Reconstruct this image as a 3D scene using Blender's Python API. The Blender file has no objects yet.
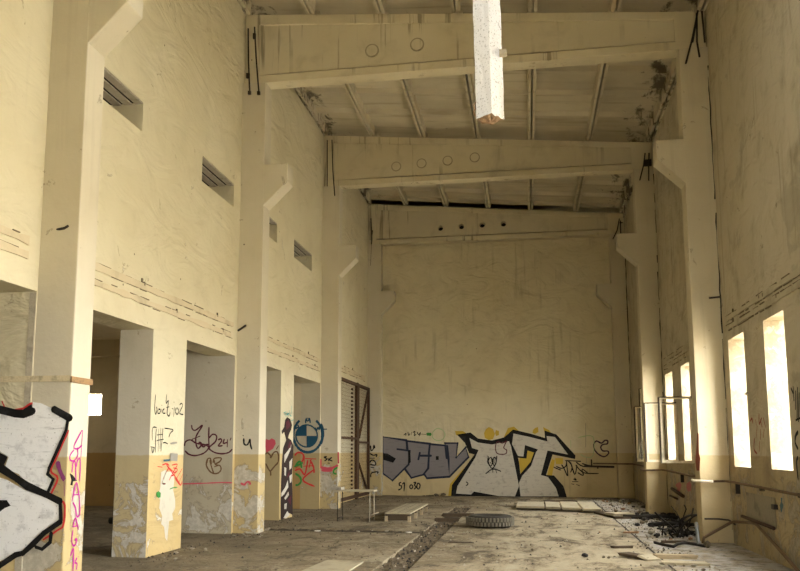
"""Derelict hall with graffiti: all geometry in metres."""
SKY = 21.0; SUN = 4.0; EXPO = 0.75
GRAFFITI = [
 ('graffiti', 'grey block-letter graffiti with navy outlines at the left end of the far wall', 1,26.03,-1,[('fill', 'f', [[(-4.469,1.799),(-3.717,1.69),(-2.974,1.582),(-2.518,1.53),(-2.518,1.603),(-2.129,1.603),(-2.178,1.163),(-1.873,1.475),(-1.792,1.177),(-2.39,0.567),(-3.09,0.511),(-3.176,0.647),(-3.56,0.529),(-3.777,0.806),(-4.16,0.452),(-4.469,0.673)]],0.0, 'lilac'),('outline', 's', [[(-3.705,1.452),(-3.717,1.69),(-4.469,1.799),(-4.469,0.673),(-4.16,0.452),(-3.654,0.944),(-3.617,1.366),(-4.004,1.417)],[(-3.686,1.668),(-2.974,1.582),(-3.019,1.259),(-3.044,0.831),(-3.198,0.638),(-3.568,0.537),(-3.773,0.815)],[(-3.347,1.108),(-3.302,1.302)],[(-3.281,1.216),(-2.955,1.217)],[(-3.713,1.677),(-3.687,1.387)],[(-2.987,1.573),(-3.024,1.281)],[(-2.974,1.573),(-2.518,1.53),(-2.47,1.145),(-2.415,1.133)],[(-2.399,0.58),(-3.081,0.528),(-3.176,0.66)],[(-2.454,1.517),(-2.415,1.133),(-2.39,0.58),(-1.8,1.177),(-1.882,1.475),(-2.178,1.163),(-2.129,1.603),(-2.518,1.603),(-2.51,1.53)]],0.047, 'navy'),('shadow', 'f', [[(-4.482,1.299),(-4.314,1.278),(-4.049,1.128),(-4.137,0.998),(-4.438,1.083)],[(-2.803,1.204),(-2.716,1.204),(-2.717,1.089),(-2.804,1.089)],[(-3.67,1.366),(-3.6,1.387),(-3.584,1.022),(-3.663,0.944)]],0.0, 'ink')]),
 ('graffiti', 'large silver two-letter graffiti with heavy black shadow across the far wall', 1,26.03,-1,[('overspray', 'f', [[(-2.206,1.974),(-1.96,1.973),(-1.748,1.82),(-1.932,1.759),(-2.177,1.851)],[(-1.164,2.093),(-1.044,2.031),(-0.986,1.879),(-1.049,1.727),(-1.171,1.697),(-1.291,1.758),(-1.319,1.91),(-1.256,2.032)],[(-0.953,2.001),(-0.863,1.97),(-0.865,1.849),(-0.956,1.818),(-0.985,1.91)],[(-0.59,2.06),(-0.408,2.105),(-0.261,1.968),(-0.474,1.818),(-0.747,1.727)],[(0.22,2.058),(0.31,2.087),(0.321,1.937),(0.215,1.877),(0.142,1.907),(0.159,1.997)],[(0.458,2.087),(0.634,1.996),(0.72,1.876),(0.513,1.876)],[(-0.28,1.065),(-0.121,1.516),(0.205,1.426),(0.075,0.946),(-0.229,0.646)],[(-2.377,0.36),(-1.944,0.847),(-2.133,0.362),(-2.351,-0.032),(-2.443,-0.033)],[(0.79,1.158),(1.025,1.159),(1.02,0.98),(0.814,0.979)],[(0.605,0.859),(0.701,1.128),(0.788,1.098),(0.687,0.622),(0.54,0.621)]],0.0, 'mustard'),('shadow', 'f', [[(-2.146,1.866),(-1.731,1.927),(-1.504,1.743),(-1.08,1.682),(-0.716,1.772),(-0.501,1.954),(-0.389,1.546),(-0.28,1.035),(-0.232,0.497),(-0.184,-0.023),(-2.351,-0.047),(-2.317,0.33),(-1.618,1.257),(-1.785,1.302),(-1.903,1.606)],[(-0.547,1.924),(-0.44,2.014),(0.067,1.892),(0.51,1.756),(0.5,1.981),(0.852,1.86),(1.392,1.234),(1.375,1.13),(0.719,1.262),(0.512,0.651),(0.747,0.638),(1.016,0.329),(1.109,-0.008),(-0.362,-0.025),(-0.366,0.496),(-0.258,0.661),(0.062,1.036),(0.173,1.321),(-0.019,1.38),(-0.054,1.14),(-0.382,1.169)]],0.0, 'ink'),('fill', 'f', [[(-1.764,1.759),(-1.506,1.621),(-1.082,1.561),(-0.567,1.666),(-0.51,1.515),(-0.456,1.214),(-0.295,0.318),(-0.421,0.01),(-0.898,0.014),(-1.649,0.141),(-1.741,0.05),(-2.197,0.075),(-2.149,0.301),(-1.604,1.151),(-1.494,1.394),(-1.691,1.454)],[(-0.427,1.893),(0.064,1.786),(0.581,1.651),(0.556,1.816),(0.806,1.785),(1.174,1.263),(0.574,1.381),(0.364,0.65),(0.569,0.592),(0.796,0.268),(0.868,0.024),(-0.254,0.012),(-0.293,0.407),(-0.2,0.616),(0.074,0.916),(0.233,1.336),(0.294,1.411),(-0.09,1.546),(-0.145,1.2),(-0.306,1.215),(-0.479,1.576)]],0.0, 'silver'),('detail', 's', [[(-0.957,1.603),(-0.98,1.454),(-0.941,1.306),(-0.815,1.264),(-0.667,1.286),(-0.644,1.391),(-0.727,1.455),(-0.682,1.582),(-0.639,1.666),(-0.766,1.603),(-0.892,1.645),(-0.957,1.603)]],0.022, 'maroon'),('scribble', 's', [[(-1.197,1.191),(-1.22,1.031),(-1.15,0.904),(-1.097,0.841),(-1.032,0.884),(-0.967,1.032),(-0.942,1.222)],[(-1.112,1.192),(-1.093,1.031)],[(-1.163,1.158),(-1.199,1.052),(-1.159,0.925),(-1.095,0.947),(-1.08,1.073),(-1.112,1.158),(-1.163,1.158)],[(-1.049,1.158),(-1.064,1.031),(-1.032,0.926),(-0.98,0.968),(-0.962,1.074),(-0.994,1.167),(-1.049,1.158)],[(-1.148,1.031),(-1.124,0.989)],[(-1.03,1.031),(-1.005,0.989)],[(-1.238,1.221),(-1.188,1.191)],[(-1.019,1.192),(-1.03,1.031)],[(-1.29,0.672),(-1.161,0.778),(-1.034,0.82),(-0.887,0.779),(-0.824,0.746)],[(-1.183,0.702),(-1.195,0.756)],[(-1.076,0.812),(-1.069,0.715)],[(-0.983,0.8),(-0.951,0.695)],[(-1.888,0.435),(-1.825,0.373),(-1.889,0.309)],[(-1.799,0.732),(-1.756,0.698)]],0.022, 'ink')]),
 ('graffiti_tag', 'small black number tag under the grey block letters on the far wall', 1,26.03,-1,[('mark', 's', [[(-3.884,0.398),(-3.945,0.376),(-3.937,0.299),(-3.875,0.291),(-3.893,0.206),(-3.985,0.162)],[(-3.853,0.334),(-3.788,0.386),(-3.802,0.121)],[(-3.561,0.337),(-3.613,0.294),(-3.613,0.23),(-3.561,0.209),(-3.526,0.273),(-3.561,0.328)],[(-3.504,0.388),(-3.43,0.398),(-3.474,0.316),(-3.422,0.261),(-3.492,0.188)],[(-3.36,0.39),(-3.395,0.317),(-3.387,0.219),(-3.331,0.211),(-3.3,0.318),(-3.351,0.39)]],0.028, 'ink')]),
 ('graffiti_tag', 'thin dark lettering with a green dash and ring above the grey block letters', 1,26.03,-1,[('lettering', 's', [[(-3.804,1.85),(-3.729,1.906),(-3.747,1.833)],[(-3.672,1.95),(-3.65,1.841),(-3.606,1.906)],[(-3.553,1.949),(-3.571,1.85)],[(-3.518,1.919),(-3.452,1.971),(-3.475,1.832),(-3.409,1.884)],[(-3.386,1.949),(-3.334,1.862),(-3.277,1.936),(-3.308,1.819)],[(-3.255,1.884),(-3.102,1.87)]],0.019, 'ink'),('green_mark', 's', [[(-3.089,1.866),(-3.015,1.883),(-2.941,1.857)]],0.068, 'green'),('ring', 's', [[(-2.906,1.926),(-2.774,2.047),(-2.601,2.012),(-2.515,1.861),(-2.603,1.71),(-2.777,1.689),(-2.898,1.775),(-2.906,1.926)]],0.019, 'palegreen')]),
 ('graffiti_tag', 'spiky black scribbled tag right of the silver letters on the far wall', 1,26.03,-1,[('mark', 's', [[(0.707,0.905),(0.869,0.831),(0.959,0.798)],[(0.81,0.913),(0.973,0.852),(1.097,0.915),(1.13,1.04)],[(0.976,0.964),(1.054,0.832),(1.151,0.625),(1.131,1.081),(1.282,0.916),(1.235,0.729)],[(1.082,1.081),(1.327,1.073),(1.551,1.062)],[(1.244,1.04),(1.356,0.668),(1.426,0.958)],[(1.385,0.958),(1.523,0.793),(1.683,0.711),(2.047,0.705)],[(1.439,0.73),(1.6,0.649),(1.573,0.834),(1.763,0.691)],[(1.57,1.0),(1.771,0.939),(1.953,0.919)],[(1.408,1.041),(1.507,0.958),(1.648,0.897)],[(1.268,0.46),(1.452,0.462)],[(1.312,0.543),(1.392,0.503),(1.345,0.577)],[(1.246,0.398),(1.327,0.378)],[(1.388,0.379),(1.489,0.339)]],0.025, 'ink'),('dot', 'f', [[(2.004,0.886),(2.045,0.899),(2.052,0.853),(2.011,0.845)]],0.0, 'ink')]),
 ('graffiti_tag', 'purple-black outlined crescent doodle near the right end of the far wall', 1,26.03,-1,[('mark', 's', [[(1.934,1.581),(2.017,1.665),(2.157,1.602),(2.261,1.685),(2.342,1.664),(2.319,1.581),(2.196,1.561),(2.133,1.478),(2.19,1.374),(2.331,1.366),(2.349,1.292),(2.225,1.201),(2.065,1.27),(1.949,1.415),(1.934,1.581)]],0.031, 'plum')]),
 ('graffiti_tag', 'thin cross and faint green lines above the spiky tag on the far wall', 1,26.03,-1,[('cross', 's', [[(1.721,2.208),(1.698,1.477)],[(1.71,1.199),(1.7,1.0)]],0.016, 'grey'),('green_line', 's', [[(1.491,1.769),(1.912,1.798),(1.903,1.249),(1.697,1.187),(1.537,1.269)],[(1.263,1.686),(1.264,1.456)],[(1.708,1.798),(1.634,1.782)]],0.016, 'palegreen')]),
 ('graffiti_tag', 'vertical black lettering on the farthest left column beside the gate', 1,25.655,-1,[('mark', 's', [[(-4.786,1.529),(-4.766,1.379),(-4.701,1.417),(-4.678,1.541),(-4.651,1.436)],[(-4.804,1.286),(-4.701,1.23),(-4.585,1.249),(-4.612,1.174)],[(-4.823,1.136),(-4.651,1.136)],[(-4.812,1.005),(-4.746,1.08),(-4.65,1.043),(-4.631,0.931),(-4.804,0.949)],[(-4.784,0.867),(-4.669,0.845)],[(-4.776,0.558),(-4.753,0.688),(-4.554,0.726),(-4.574,0.671)]],0.028, 'ink')]),
 ('graffiti_tag', 'black handwritten tag high on the front of the nearest wall pier', 0,-4.887,1,[('mark', 's', [[(10.502,2.116),(10.486,1.94),(10.523,1.851),(10.56,1.917),(10.54,1.952)],[(10.594,1.918),(10.59,1.872),(10.65,1.874),(10.663,1.921),(10.603,1.924)],[(10.702,1.933),(10.697,1.88)],[(10.702,1.988),(10.711,1.974)],[(10.789,1.941),(10.735,1.906),(10.763,1.876),(10.825,1.882)],[(10.849,2.138),(10.841,2.015),(10.915,2.057),(10.883,1.885),(10.954,1.846),(10.978,1.898)],[(10.855,1.959),(10.944,1.973)],[(11.037,1.958),(11.075,1.947)],[(11.119,1.982),(11.103,1.84)],[(11.095,2.052),(11.106,2.037)],[(11.186,1.975),(11.158,1.916),(11.222,1.88),(11.266,1.931),(11.215,1.977)],[(11.293,2.02),(11.364,2.043),(11.396,2.006),(11.302,1.903),(11.435,1.885)]],0.013, 'ink')]),
 ('graffiti_tag', 'angular black tag of vertical strokes on the nearest pier above the ochre band', 0,-4.887,1,[('mark', 's', [[(10.451,1.503),(10.446,1.666),(10.571,1.678)],[(10.564,1.665),(10.548,1.541),(10.556,1.344)],[(10.637,1.662),(10.64,1.359)],[(10.701,1.672),(10.701,1.395)],[(10.766,1.674),(10.755,1.544),(10.726,1.359)],[(10.811,1.675),(11.098,1.66),(11.018,1.614),(10.968,1.556)],[(10.404,1.422),(10.508,1.413)],[(10.433,1.413),(10.472,1.341),(10.516,1.417)],[(10.579,1.578),(10.751,1.59)],[(10.585,1.505),(10.8,1.526)],[(10.783,1.474),(10.848,1.48),(10.94,1.462)]],0.012, 'ink'),('smudge', 'f', [[(11.007,1.475),(11.121,1.492),(11.238,1.497),(11.254,1.474),(11.123,1.457),(11.022,1.457)]],0.0, 'grey')]),
 ('graffiti_tag', 'red scribble with green spots on the nearest pier in the ochre band', 0,-4.887,1,[('mark', 's', [[(10.785,1.176),(10.917,1.192),(11.01,1.153),(10.884,1.044),(10.805,0.936),(10.916,0.922)],[(10.917,1.183),(11.06,1.096),(11.254,0.995),(11.405,0.894)],[(11.1,1.17),(11.287,1.177),(11.154,1.074),(11.025,0.965)],[(10.965,1.154),(11.202,1.064),(11.293,1.109),(11.15,1.132)],[(11.461,1.116),(11.256,0.967)],[(11.501,1.046),(11.355,0.925)],[(11.066,1.02),(11.181,1.036),(11.247,1.091)],[(10.635,1.16),(10.787,1.148)],[(11.207,0.997),(11.406,0.884),(11.475,0.94)]],0.013, 'red'),('green_spot', 'f', [[(10.621,0.816),(10.683,0.835),(10.763,0.806),(10.755,0.746),(10.682,0.744),(10.633,0.771)]],0.0, 'green'),('green_line', 's', [[(11.035,0.843),(11.148,0.857),(11.289,0.857)]],0.011, 'green'),('grey_smudge', 'f', [[(11.005,1.338),(11.266,1.329),(11.255,1.222),(11.022,1.232)]],0.0, 'grey'),('blue_smudge', 'f', [[(10.779,1.25),(11.002,1.255),(10.986,1.225),(10.79,1.224)]],0.0, 'steel')]),
 ('plaster_scar', 'cream patch of flaked paint low on the front of the nearest pier', 0,-4.887,1,[('patch', 'f', [[(10.76,1.084),(10.886,1.108),(10.986,1.079),(11.152,1.088),(11.196,0.963),(11.173,0.826),(11.252,0.684),(11.261,0.573),(11.165,0.498),(11.205,0.413),(11.072,0.41),(11.049,0.29),(11.028,0.145),(10.959,0.192),(10.915,0.342),(10.816,0.391),(10.839,0.495),(10.736,0.608),(10.758,0.712),(10.691,0.769),(10.746,0.872)]],0.0, 'flake')]),
 ('graffiti_tag', 'maroon looping signature on the recessed wall beside the nearest pier', 1,13.568,-1,[('mark', 's', [[(-5.635,1.803),(-5.618,1.734),(-5.557,1.715),(-5.438,1.802),(-5.525,1.654),(-5.553,1.578),(-5.539,1.464),(-5.507,1.408),(-5.468,1.436),(-5.449,1.483),(-5.476,1.512),(-5.509,1.474)],[(-5.623,1.559),(-5.473,1.616)],[(-5.751,1.445),(-5.733,1.521),(-5.643,1.55),(-5.54,1.493),(-5.408,1.474),(-5.317,1.427),(-5.394,1.332),(-5.554,1.285),(-5.676,1.313),(-5.738,1.369)],[(-5.408,1.474),(-5.438,1.445),(-5.393,1.436),(-5.378,1.468),(-5.318,1.474)],[(-5.32,1.768),(-5.321,1.597),(-5.305,1.379)],[(-5.315,1.578),(-5.252,1.644),(-5.181,1.616),(-5.199,1.521),(-5.306,1.417),(-5.214,1.342),(-5.074,1.318),(-4.955,1.342),(-4.897,1.399)],[(-5.15,1.549),(-5.11,1.568),(-5.089,1.53),(-5.147,1.449),(-5.067,1.455)],[(-5.04,1.568),(-5.058,1.493),(-4.983,1.512)],[(-4.984,1.559),(-4.987,1.427)],[(-4.921,1.587),(-4.94,1.54)]],0.019, 'maroon')]),
 ('graffiti_tag', 'brown looped doodle under the maroon signature', 1,13.568,-1,[('mark', 's', [[(-5.339,1.163),(-5.331,1.229),(-5.281,1.238),(-5.259,1.146)],[(-5.229,1.163),(-5.211,1.238),(-5.092,1.248),(-5.11,1.192),(-5.189,1.147)],[(-5.341,1.213),(-5.348,1.119),(-5.285,1.025),(-5.214,0.988),(-5.135,0.998),(-5.087,1.054),(-5.108,1.12),(-5.188,1.138),(-5.211,1.213)],[(-5.29,1.213),(-5.257,1.1),(-5.214,0.988)],[(-5.207,1.101),(-5.138,1.12)]],0.018, 'brown')]),
 ('graffiti_tag', 'thin pink spray line across the recessed wall below the maroon signature', 1,13.568,-1,[('mark', 's', [[(-5.771,0.812),(-5.58,0.817),(-5.339,0.827),(-5.061,0.84),(-4.883,0.836)]],0.015, 'pink')]),
 ('graffiti_tag', 'two small black letters on the second column from the left', 1,13.655,-1,[('mark', 's', [[(-4.729,1.578),(-4.721,1.484),(-4.671,1.465),(-4.642,1.503),(-4.617,1.569)],[(-4.617,1.569),(-4.607,1.465),(-4.58,1.39)],[(-4.748,1.631),(-4.734,1.616)]],0.02, 'ink')]),
 ('graffiti_tag', 'short pink-red spray patch on the second column from the left', 1,13.655,-1,[('mark', 's', [[(-4.765,0.83),(-4.705,0.802),(-4.657,0.849),(-4.608,0.841),(-4.601,0.803)],[(-4.755,0.806),(-4.716,0.825)]],0.023, 'pink')]),
 ('graffiti_tag', 'solid pink spray heart in the narrow doorway of the second bay', 1,16.315,-1,[('mark', 'f', [[(-5.183,1.607),(-5.119,1.58),(-5.061,1.618),(-4.994,1.58),(-4.977,1.506),(-5.033,1.405),(-5.173,1.327),(-5.187,1.427),(-5.211,1.495)]],0.0, 'pink')]),
 ('graffiti_tag', 'brown outlined heart under the pink heart', 1,16.315,-1,[('mark', 's', [[(-5.2,1.293),(-5.149,1.327),(-5.083,1.271),(-5.077,1.226),(-5.02,1.327),(-4.951,1.349),(-4.914,1.271),(-4.924,1.138),(-4.981,1.071)],[(-5.181,1.117),(-5.12,1.005),(-5.077,0.95),(-5.071,0.872)],[(-5.077,0.961),(-4.992,1.062),(-4.924,1.14)],[(-4.918,1.472),(-4.963,1.394)]],0.021, 'brown')]),
 ('graffiti', 'tall black and maroon camouflage-like painting on the narrow second pier', 0,-4.887,1,[('base', 'f', [[(16.635,1.992),(16.777,2.059),(17.003,2.026),(17.161,1.906),(17.09,1.8),(16.944,1.713),(16.874,1.63),(17.101,1.591),(17.299,1.467),(17.274,1.216),(17.215,0.863),(17.28,0.343),(17.295,0.033),(17.029,0.093),(16.741,0.014),(16.426,-0.02),(16.403,0.393),(16.416,0.786),(16.464,1.183),(16.522,1.423),(16.729,1.587),(16.576,1.747),(16.436,1.704),(16.398,1.763),(16.571,1.848)]],0.0, 'black_red'),('pale_fleck', 'f', [[(16.601,1.282),(16.887,1.383),(17.105,1.508),(17.073,1.404),(16.821,1.24),(16.61,1.121)],[(16.614,1.04),(16.76,1.017),(16.732,0.856),(16.623,0.88)],[(16.43,0.529),(16.708,0.636),(16.882,0.771),(16.927,0.627),(16.643,0.499),(16.434,0.45)],[(16.648,0.419),(16.932,0.535),(16.972,0.462),(16.722,0.375)],[(16.654,0.299),(16.834,0.308),(16.804,0.189),(16.659,0.199)],[(16.598,0.025),(16.879,0.144),(17.068,0.05),(16.813,0.008)],[(16.974,1.136),(17.197,1.217),(17.131,1.01),(16.983,0.972)],[(16.989,0.849),(17.176,0.885),(17.146,0.721),(17.034,0.704)]],0.0, 'silver'),('brown_fleck', 'f', [[(16.673,1.953),(16.855,2.0),(17.009,1.902),(16.9,1.836),(16.718,1.791)],[(16.811,1.424),(16.953,1.548),(17.102,1.57),(17.034,1.425)],[(16.77,0.815),(16.983,0.972),(16.989,0.849)],[(16.867,0.366),(17.16,0.453),(17.095,0.251)]],0.0, 'maroon'),('teal_tag', 's', [[(16.492,2.132),(16.653,2.162)],[(16.588,2.148),(16.617,2.068)],[(16.735,2.166),(16.697,2.095),(16.836,2.135),(16.823,2.065)],[(16.899,2.208),(16.947,2.105),(17.058,2.086)],[(17.047,2.298),(17.056,2.133)],[(17.037,1.991),(17.252,2.022)]],0.018, 'teal')]),
 ('graffiti', 'dark blue ringed roundel with a quartered centre on the doorway wall', 1,19.598,-1,[('outer_ring', 's', [[(-4.984,2.085),(-4.925,2.025),(-4.878,1.951),(-4.846,1.867),(-4.831,1.778),(-4.832,1.687),(-4.851,1.599),(-4.885,1.518),(-4.934,1.448),(-4.994,1.393),(-5.064,1.354),(-5.14,1.334),(-5.218,1.334),(-5.294,1.353),(-5.366,1.392),(-5.428,1.448),(-5.479,1.518),(-5.516,1.599),(-5.537,1.688),(-5.54,1.779),(-5.527,1.869),(-5.497,1.953),(-5.451,2.027),(-5.393,2.087)]],0.044, 'blue'),('inner_ring', 's', [[(-4.948,1.718),(-4.957,1.648),(-4.985,1.582),(-5.029,1.527),(-5.087,1.486),(-5.155,1.462),(-5.226,1.457),(-5.297,1.472),(-5.361,1.505),(-5.414,1.553),(-5.453,1.614),(-5.473,1.683),(-5.474,1.755),(-5.456,1.824),(-5.419,1.885),(-5.367,1.934),(-5.303,1.967),(-5.233,1.981),(-5.161,1.976),(-5.093,1.952),(-5.034,1.91),(-4.988,1.855),(-4.958,1.789),(-4.948,1.718)]],0.026, 'blue'),('quarter', 'f', [[(-5.211,1.719),(-5.476,1.719),(-5.472,1.771),(-5.457,1.82),(-5.433,1.865),(-5.401,1.905),(-5.361,1.938),(-5.316,1.962),(-5.266,1.977),(-5.215,1.982)]],0.0, 'blue'),('quarter', 'f', [[(-5.211,1.719),(-4.948,1.718),(-4.952,1.667),(-4.967,1.618),(-4.991,1.573),(-5.023,1.533),(-5.062,1.501),(-5.108,1.477),(-5.157,1.462),(-5.208,1.457)]],0.0, 'blue'),('letter', 's', [[(-5.237,2.022),(-5.23,2.122),(-5.188,2.068),(-5.141,2.129),(-5.126,2.027)],[(-5.23,2.141),(-5.133,2.14)]],0.023, 'blue'),('letter', 's', [[(-5.459,1.88),(-5.488,1.961),(-5.424,1.974),(-5.415,1.921),(-5.459,1.921)]],0.023, 'blue'),('letter', 's', [[(-5.005,1.919),(-4.958,1.852),(-4.942,1.919),(-4.894,1.865),(-4.903,1.946)]],0.023, 'blue')]),
 ('graffiti_tag', 'small blue cross stroke beside the roundel on the column face', 1,19.655,-1,[('mark', 's', [[(-4.874,2.014),(-4.825,1.88),(-4.815,1.732),(-4.863,1.519)],[(-4.867,1.88),(-4.728,1.88)]],0.033, 'blue')]),
 ('graffiti_tag', 'red angular number-like tag under the blue roundel', 1,19.598,-1,[('mark', 's', [[(-5.498,1.251),(-5.443,1.318),(-5.345,1.318),(-5.283,1.251),(-5.315,1.118),(-5.48,0.958)],[(-5.261,1.238),(-5.272,1.038)],[(-5.247,1.185),(-4.97,1.172)],[(-5.094,1.172),(-5.147,0.959)],[(-5.493,0.894),(-5.368,0.935),(-5.256,0.803),(-5.203,0.988),(-5.177,1.148)],[(-5.286,1.001),(-5.023,1.016)],[(-5.121,1.148),(-5.037,0.989),(-5.021,0.844)],[(-5.022,0.923),(-5.296,0.683),(-5.004,0.527)]],0.03, 'red'),('green_curl', 's', [[(-5.478,0.828),(-5.366,0.749),(-5.337,0.643),(-5.405,0.563),(-5.474,0.558)],[(-5.508,0.987),(-5.37,1.041),(-5.301,1.094)],[(-5.48,1.011),(-5.371,1.118),(-5.327,0.959)]],0.035, 'green')]),
 ('graffiti_tag', 'tiny black tag on the third column from the left', 1,19.655,-1,[('mark', 's', [[(-4.723,1.231),(-4.791,1.212),(-4.722,1.173),(-4.782,1.125)],[(-4.695,1.199),(-4.68,1.12)],[(-4.599,1.213),(-4.667,1.159),(-4.584,1.125)],[(-4.707,1.08),(-4.652,1.072)]],0.023, 'ink')]),
 ('graffiti_tag', 'broken pink-red spray band across the third column from the left', 1,19.655,-1,[('mark', 's', [[(-4.874,1.172),(-4.872,0.96)],[(-4.88,0.976),(-4.72,0.95),(-4.583,0.964),(-4.446,1.031)],[(-4.857,0.91),(-4.692,0.897),(-4.582,0.911)],[(-4.448,1.333),(-4.441,1.068)]],0.042, 'pink'),('green_curl', 's', [[(-4.46,0.978),(-4.541,0.924),(-4.554,0.845),(-4.486,0.819)]],0.03, 'green')]),
 ('graffiti', 'silver and black graffiti with red edging on the nearest column at left', 1,7.646,-1,[('red_edge', 's', [[(-5.206,1.866),(-5.156,1.776)],[(-5.067,1.775),(-4.969,1.789),(-4.894,1.834),(-4.862,1.838)],[(-4.63,1.797),(-4.563,1.761),(-4.453,1.716)],[(-4.456,1.573),(-4.575,1.299),(-4.627,1.172),(-4.548,1.1),(-4.614,0.93),(-4.515,0.893),(-4.459,0.84),(-4.465,0.654),(-4.521,0.605),(-4.675,0.507)]],0.015, 'red'),('fill', 'f', [[(-5.3,1.766),(-5.223,1.776),(-4.953,1.714),(-4.855,1.724),(-4.863,1.853),(-4.774,1.842),(-4.629,1.782),(-4.462,1.692),(-4.47,1.632),(-4.487,1.564),(-4.565,1.397),(-4.641,1.221),(-4.658,1.143),(-4.601,1.085),(-4.668,0.939),(-4.846,1.034),(-4.972,1.141),(-5.13,1.199),(-5.093,1.308),(-5.196,1.367),(-5.275,1.396)],[(-5.257,1.129),(-5.089,1.081),(-4.897,0.985),(-4.677,0.915),(-4.514,0.864),(-4.494,0.701),(-4.525,0.672),(-4.679,0.574),(-4.861,0.388),(-4.957,0.377),(-5.199,0.256)]],0.0, 'chrome'),('outline', 's', [[(-5.303,1.807),(-5.223,1.781),(-5.043,1.74),(-4.954,1.734),(-4.857,1.763)],[(-4.618,1.777),(-4.451,1.691)],[(-5.265,1.248),(-5.185,1.209),(-4.98,1.092),(-4.867,1.024),(-4.668,0.949),(-4.515,0.883)]],0.055, 'ink'),('outline', 's', [[(-4.462,1.701),(-4.477,1.573),(-4.544,1.417),(-4.64,1.201),(-4.653,1.143),(-4.59,1.09),(-4.652,0.939)],[(-4.658,0.949),(-4.503,0.864),(-4.487,0.701),(-4.535,0.662)],[(-4.583,0.575),(-4.589,0.489),(-4.67,0.421),(-4.735,0.439)]],0.027, 'ink'),('outline', 's', [[(-4.493,0.682),(-4.658,0.574),(-4.769,0.467),(-4.871,0.379),(-4.946,0.362),(-5.122,0.248),(-5.196,0.208)]],0.042, 'ink'),('shadow', 'f', [[(-5.274,1.377),(-5.195,1.357),(-5.093,1.308),(-5.141,1.199),(-5.263,1.218)],[(-5.241,0.884),(-5.076,0.886),(-5.029,0.833),(-5.093,0.808),(-5.229,0.709)],[(-4.967,1.769),(-4.861,1.833),(-4.838,1.723),(-4.975,1.714)]],0.0, 'ink')]),
 ('graffiti_tag', 'vertical magenta lettering on the inner side of the nearest column', 0,-4.461,1,[('mark', 's', [[(7.9,1.579),(7.758,1.415),(7.832,1.39),(7.913,1.428)],[(7.912,1.58),(7.9,1.302)],[(7.819,1.403),(7.838,1.328),(7.771,1.273),(7.7,1.28),(7.696,1.329),(7.762,1.378)],[(7.747,1.156),(7.751,1.242),(7.797,1.254),(7.824,1.08)],[(7.813,1.204),(7.842,1.278),(7.89,1.277),(7.898,1.065)],[(7.772,0.88),(7.838,1.055),(7.915,0.872)],[(7.79,0.934),(7.897,0.935)],[(7.785,0.861),(7.837,0.809),(7.869,0.721),(7.927,0.741),(7.907,0.878)],[(7.808,0.616),(7.847,0.704),(7.917,0.582)],[(7.807,0.622),(7.901,0.626)],[(7.81,0.591),(7.796,0.484),(7.835,0.437),(7.881,0.45),(7.889,0.499),(7.855,0.484)],[(7.786,0.34),(7.838,0.407),(7.846,0.191)],[(7.918,0.312),(7.881,0.268),(7.923,0.251),(7.912,0.191)]],0.014, 'magenta')]),
 ('graffiti_tag', 'small black arrowhead blot beside the magenta lettering', 0,-4.461,1,[('mark', 'f', [[(7.701,1.151),(7.761,1.131),(7.849,1.073),(7.771,1.067),(7.765,1.027),(7.723,1.035),(7.742,1.083)]],0.0, 'ink')]),
 ('graffiti_tag', 'faded purple spray smear beside the silver graffiti on the nearest column', 1,7.65,-1,[('mark', 's', [[(-4.562,1.268),(-4.541,1.195),(-4.496,1.11),(-4.478,1.086)],[(-4.503,1.11),(-4.488,1.086)]],0.033, 'purple'),('drip', 's', [[(-4.482,1.086),(-4.469,0.929)]],0.007, 'purple')]),
 ('graffiti_tag', 'rusty red scribbled tag between the two nearest windows', 0,3.016,-1,[('mark', 's', [[(12.315,1.783),(12.215,1.816),(12.185,1.743)],[(12.039,1.797),(12.013,1.715)],[(11.848,1.871),(11.861,1.733),(11.733,1.809)],[(11.797,1.789),(11.735,1.684)],[(11.651,1.806),(11.571,1.679)],[(11.969,1.713),(12.048,1.552)],[(11.808,1.663),(11.854,1.526)],[(11.641,1.659),(11.707,1.547)],[(12.137,1.554),(12.197,1.401),(12.05,1.343)],[(11.885,1.504),(11.941,1.366)]],0.024, 'rust')]),
 ('graffiti_tag', 'black brushy tag at the right edge beyond the nearest window', 0,3.016,-1,[('mark', 's', [[(10.422,2.103),(10.351,2.037)],[(10.334,2.117),(10.337,1.946)],[(10.249,2.061),(10.306,1.844)],[(10.178,2.095),(10.263,1.743)],[(10.128,2.032),(10.221,1.702)],[(10.318,1.725),(10.125,1.748)],[(10.25,1.595),(10.355,1.547),(10.384,1.468),(10.29,1.398)],[(10.308,1.31),(10.384,1.25),(10.361,1.053)],[(10.059,2.067),(10.122,1.699)],[(10.003,2.043),(10.058,1.716)],[(10.246,1.31),(10.263,1.076)]],0.034, 'ink')]),
 ('graffiti_tag', 'small teal blotch low on the right wall', 0,3.016,-1,[('mark', 'f', [[(11.092,0.815),(11.028,0.812),(11.053,0.758),(11.002,0.73),(11.085,0.641),(11.128,0.645),(11.148,0.721),(11.087,0.767)]],0.0, 'steel')]),
 ('graffiti_tag', 'pair of pink spray blots low on the right wall in the second bay', 0,3.016,-1,[('mark', 'f', [[(18.527,0.698),(18.071,0.753),(17.873,0.698),(18.042,0.592),(18.278,0.518),(18.489,0.559),(18.397,0.627),(18.618,0.643)]],0.0, 'fadedpink'),('mark', 'f', [[(17.319,0.744),(16.981,0.804),(16.81,0.74),(16.9,0.632),(17.162,0.596),(17.343,0.647)]],0.0, 'fadedpink')]),
 ('graffiti_tag', 'dark maroon drip on the inner edge of the large right column', 0,2.572,-1,[('mark', 'f', [[(13.871,1.312),(13.673,1.661),(13.572,1.632),(13.644,1.34),(13.53,1.262),(13.655,1.077),(13.875,1.072),(13.926,1.204)]],0.0, 'rust')])
]
import bpy, bmesh, math, random
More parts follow.
